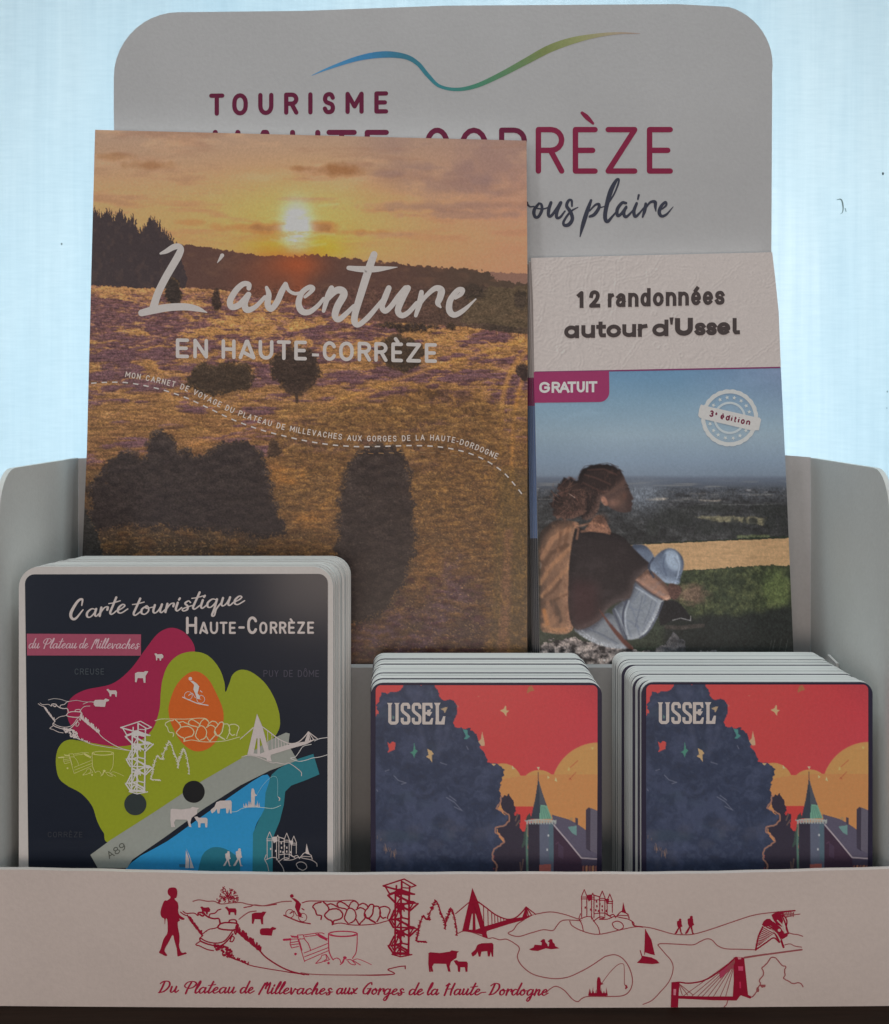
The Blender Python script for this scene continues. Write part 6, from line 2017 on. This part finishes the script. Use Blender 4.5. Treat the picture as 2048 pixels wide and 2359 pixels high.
uc.line(edge, 3.4, (158, 112, 92), .85, 1.2)
for p in ([(1100, 1110), (1085, 1150)], [(1110, 1150), (1090, 1180)], [(1115, 1420), (1120, 1475)], [(1135, 1400), (1125, 1470)]):
    uc.line(cu(p), 3, (112, 88, 78), .7, 1.5)
# castle
uc.poly(cu([(1320, 1110), (1345, 1118), (1430, 1142), (1480, 1168), (1542, 1212), (1620, 1300), (1620, 1392), (1512, 1390), (1330, 1190)]), (74, 72, 92))
uc.poly(cu([(1328, 1180), (1510, 1392), (1620, 1402), (1620, 1640), (1328, 1640)]), (50, 36, 54))
uc.poly(cu([(1512, 1398), (1620, 1402), (1620, 1440), (1512, 1440)]), (56, 52, 72))
uc.line(cu([(1322, 1165), (1420, 1280), (1510, 1390), (1615, 1398)]), 3.2, (148, 142, 152))
uc.poly(cu([(1538, 1080), (1560, 1062), (1572, 1075), (1570, 1350), (1540, 1330)]), (50, 46, 62))
uc.poly(cu([(1568, 1066), (1620, 1088), (1620, 1370), (1568, 1340)]), (82, 80, 96))
uc.poly(cu([(1422, 1190), (1480, 1182), (1480, 1246), (1450, 1230)]), (92, 130, 130)); uc.poly(cu([(1470, 1130), (1490, 1135), (1488, 1180), (1470, 1172)]), (60, 56, 70)); uc.poly(cu([(1435, 1132), (1455, 1130), (1455, 1150), (1435, 1148)]), (150, 120, 84))
uc.poly(cu([(1168, 1165), (1240, 1165), (1240, 1640), (1168, 1640)]), (40, 37, 52))
uc.poly(cu([(1240, 1165), (1330, 1160), (1330, 1640), (1240, 1640)]), (78, 86, 106))
uc.poly(cu([(1300, 1170), (1330, 1165), (1330, 1420), (1300, 1400)]), (64, 92, 104), .7)
uc.line(cu([(1160, 1180), (1158, 1300), (1162, 1475)]), 5, (74, 112, 100), .9, 1.5)
uc.poly(cu([(1145, 1215), (1160, 1180), (1150, 1300), (1125, 1330)]), (50, 74, 66), .8, rough=2, rc=4)
for k in range(11):
    x = 1152 + k * 18
    uc.poly(cu([(x, 1148), (x + 18, 1144), (x + 14, 1172), (x + 4, 1174)]), (142, 152, 152), .9)
uc.line(cu([(1148, 1150), (1240, 1142), (1340, 1152)]), 3, (150, 160, 160), .9, 1.2)
uc.poly(cu([(1232, 868), (1245, 930), (1290, 1060), (1322, 1140), (1182, 1140), (1210, 1020), (1226, 920)]), (44, 52, 66))
uc.poly(cu([(1232, 880), (1268, 1000), (1290, 1055), (1240, 1050), (1238, 960)]), (66, 72, 84), .9)
uc.poly(cu([(1246, 1048), (1288, 1052), (1322, 1140), (1238, 1140)]), (96, 146, 128))
for x in (1258, 1276, 1294, 1308):
    uc.line(cu([(1250 + (x - 1258) * .5, 1060), (x, 1138)]), 1.5, (70, 112, 104), .7, 1)
uc.line(cu([(1232, 838), (1232, 880)]), 1.8, (70, 56, 60), .9, 1)
uc.poly(cu([(1160, 1120), (1180, 1100), (1185, 1140), (1150, 1150)]), (50, 56, 58))
for x, y in ((1297, 1245), (1290, 1337)):
    (a_, b_), = cu([(x, y)])
    uc.ell(a_, b_, 2, 2.8, (160, 168, 176))
uc.poly(cu([(1238, 1434), (1314, 1430), (1314, 1640), (1238, 1640)]), (150, 84, 80))
for k in range(5):
    uc.poly(cu([(1516 + k * 20, 1442), (1530 + k * 20, 1440), (1530 + k * 20, 1480), (1516 + k * 20, 1480)]), (160, 112, 84) if k % 2 else (120, 76, 72))
uc.line(cu([(1345, 1300), (1360, 1290)]), 3, (84, 60, 84), .5); uc.poly(cu([(1360, 1290), (1395, 1320), (1395, 1400), (1360, 1380)]), (62, 50, 72), .7)
for P in ([(1440, 805), (1488, 762)], [(1430, 885), (1475, 838)], [(1435, 875), (1445, 885)]):
    uc.line(cu(P), 1.8, (150, 72, 52), .8, 1.2)
# birds
BIRDS = [([(1022, 402), (1028, 440), (1045, 440), (1028, 455), (1026, 480), (1010, 455), (985, 440), (1008, 430)], (206, 158, 116)), ([(870, 575), (882, 625), (888, 665), (868, 670), (845, 640), (862, 622)], (202, 150, 118)),
         ([(515, 685), (545, 700), (557, 718), (545, 730), (548, 775), (530, 750), (508, 738), (525, 725)], (178, 150, 108)), ([(432, 645), (440, 690), (455, 700), (438, 720), (432, 745), (420, 718), (405, 712), (425, 700)], (62, 124, 108)),
         ([(745, 560), (775, 565), (778, 595), (792, 605), (775, 622), (750, 625), (765, 605)], (64, 124, 122)), ([(258, 640), (275, 655), (290, 640), (310, 645), (308, 690), (285, 700), (258, 712), (270, 690)], (190, 66, 62)),
         ([(600, 430), (625, 420), (648, 415), (640, 435), (628, 458), (622, 440)], (160, 140, 112)), ([(1170, 285), (1190, 278), (1208, 310), (1185, 315), (1160, 330), (1158, 318)], (150, 96, 62)),
         ([(1222, 805), (1242, 802), (1234, 822)], (222, 170, 140)), ([(1065, 795), (1080, 815), (1062, 818)], (220, 170, 130)), ([(1430, 800), (1438, 825), (1420, 828)], (206, 160, 100)), ([(1345, 868), (1355, 898), (1338, 892)], (216, 180, 130)),
         ([(1290, 858), (1308, 872), (1292, 880)], (214, 170, 120)), ([(1572, 675), (1592, 678), (1580, 694)], (210, 160, 100)), ([(186, 430), (200, 440), (202, 460), (186, 464)], (186, 70, 66)), ([(835, 345), (860, 344), (845, 352)], (206, 90, 80)), ([(705, 400), (722, 410), (712, 425)], (170, 90, 84)), ([(930, 785), (960, 783), (945, 796)], (220, 160, 110)), ([(292, 470), (306, 480), (300, 498), (290, 490)], (80, 110, 110))]
for P, c in BIRDS:
    uc.poly(cu(P), c, .95)
uc.a += ((uc.noise(2, 2, 77, 2) - .5) * 8)[..., None]
uc.a = np.clip(uc.a * .96 + 9, 6, 255)
ux = [865.5, 1376.5]
rr_ = 12
le = [(ux[0] + rr_, 1578.5)] + [(ux[0] + rr_ - rr_ * math.sin(a), 1578.5 + rr_ - rr_ * math.cos(a)) for a in np.linspace(.2, math.pi / 2, 7)] + [(ux[0] - .5, 1800), (ux[0] + .5, 2030)]
ri = [(ux[1] - rr_, 1578.5)] + [(ux[1] - rr_ + rr_ * math.sin(a), 1578.5 + rr_ - rr_ * math.cos(a)) for a in np.linspace(.2, math.pi / 2, 7)] + [(ux[1], 1800), (ux[1] - 1.5, 2030)]
pic = picture('printed_picture', uc, SU, le, ri, 340, 300, LM, M_PHOTO, GU)
ul = Art(SU, .00016, GU)
cl_ = T(880, 1600, 100 / 1792)
UW = (172, 166, 164)
U_ = [[(320, 420), (320, 1180), (620, 1180), (620, 420)], ]
ul.line(cl_([(322, 400), (322, 1120), (380, 1180), (560, 1180), (622, 1120), (622, 400)]), 7.2, UW, caps=False)
for a, b in ((210, 435), (505, 725)):
    ul.poly(cl_([(a, 345), (b, 345), (b - 45, 430), (a + 50, 430)]), UW)
SS = [(1105, 590), (1105, 470), (1060, 400), (880, 400), (835, 470), (835, 650), (880, 720), (1060, 860), (1108, 930), (1108, 1110), (1060, 1178), (890, 1178), (835, 1110), (835, 960)]
for dx in (0, 456):
    ul.line(cl_([(x + dx, y) for x, y in SS]), 7.0, UW, caps=False)
ul.line([(976.5, 1619.5), (976.5, 1668)], 7.4, UW, caps=False)
ul.poly([(974, 1619), (996, 1619), (997, 1632), (993, 1632), (989, 1625.5), (974, 1625.5)], UW); ul.poly([(974, 1669), (996, 1669), (998, 1654), (994, 1654), (989, 1662.5), (974, 1662.5)], UW)
ul.line([(976, 1643), (985, 1643)], 6, UW, caps=False); ul.poly([(984, 1636), (993, 1634), (991, 1640), (996, 1640), (990, 1650), (984, 1648)], UW)
ul.line([(1007.5, 1619.5), (1007.5, 1668)], 7.4, UW, caps=False); ul.poly([(1000, 1619), (1015, 1619), (1012, 1625), (1003, 1625)], UW)
ul.poly([(1003, 1669), (1024, 1669), (1026, 1650), (1021, 1650), (1016, 1662), (1003, 1662)], UW)
ltr = ul.build('lettering', pic, M_PHOTO)

hid = 'leaflet stacked behind the middle front leaflet, only its pale top edge showing'
rnd = random.Random(8)
for i in range(1, 17):
    leaflet(-.0001 * i + rnd.uniform(-.0003, .0003), YU + .00264 * i, .00017 * i + rnd.choice((-.0002, -.0002, -.0001, -.0002, -.0001, .00022)), hid)
# right stack: a shifted copy of the front leaflet, then a looser pile with dark gaps
RX = (1476 - 854) * YU / F + .0001
LR = leaflet(RX, YU - .0004, .0003, 'front USSEL leaflet with red sky in the loose right stack, beside the side wall')
p2_ = pic.copy(); COL.objects.link(p2_); p2_.parent = LR
l2_ = ltr.copy(); COL.objects.link(l2_); l2_.parent = p2_
hid2 = 'leaflet in the loose right stack behind its front one, pale edges showing'
xs = [-.0014, -.0014, -.0024, -.0025, -.0025, -.0026, -.0027, -.0028, -.0039, -.0040, -.0040, -.0042, -.0041, -.0043, -.0042, -.0043]
for i in range(1, 17):
    leaflet(RX + xs[i - 1] + .0006, YU - .0004 + .00268 * i, .0003 + .00017 * i + rnd.choice((-.0002, -.0002, -.0001, -.0002, -.0001, -.0001, -.0002, .00015)), hid2)
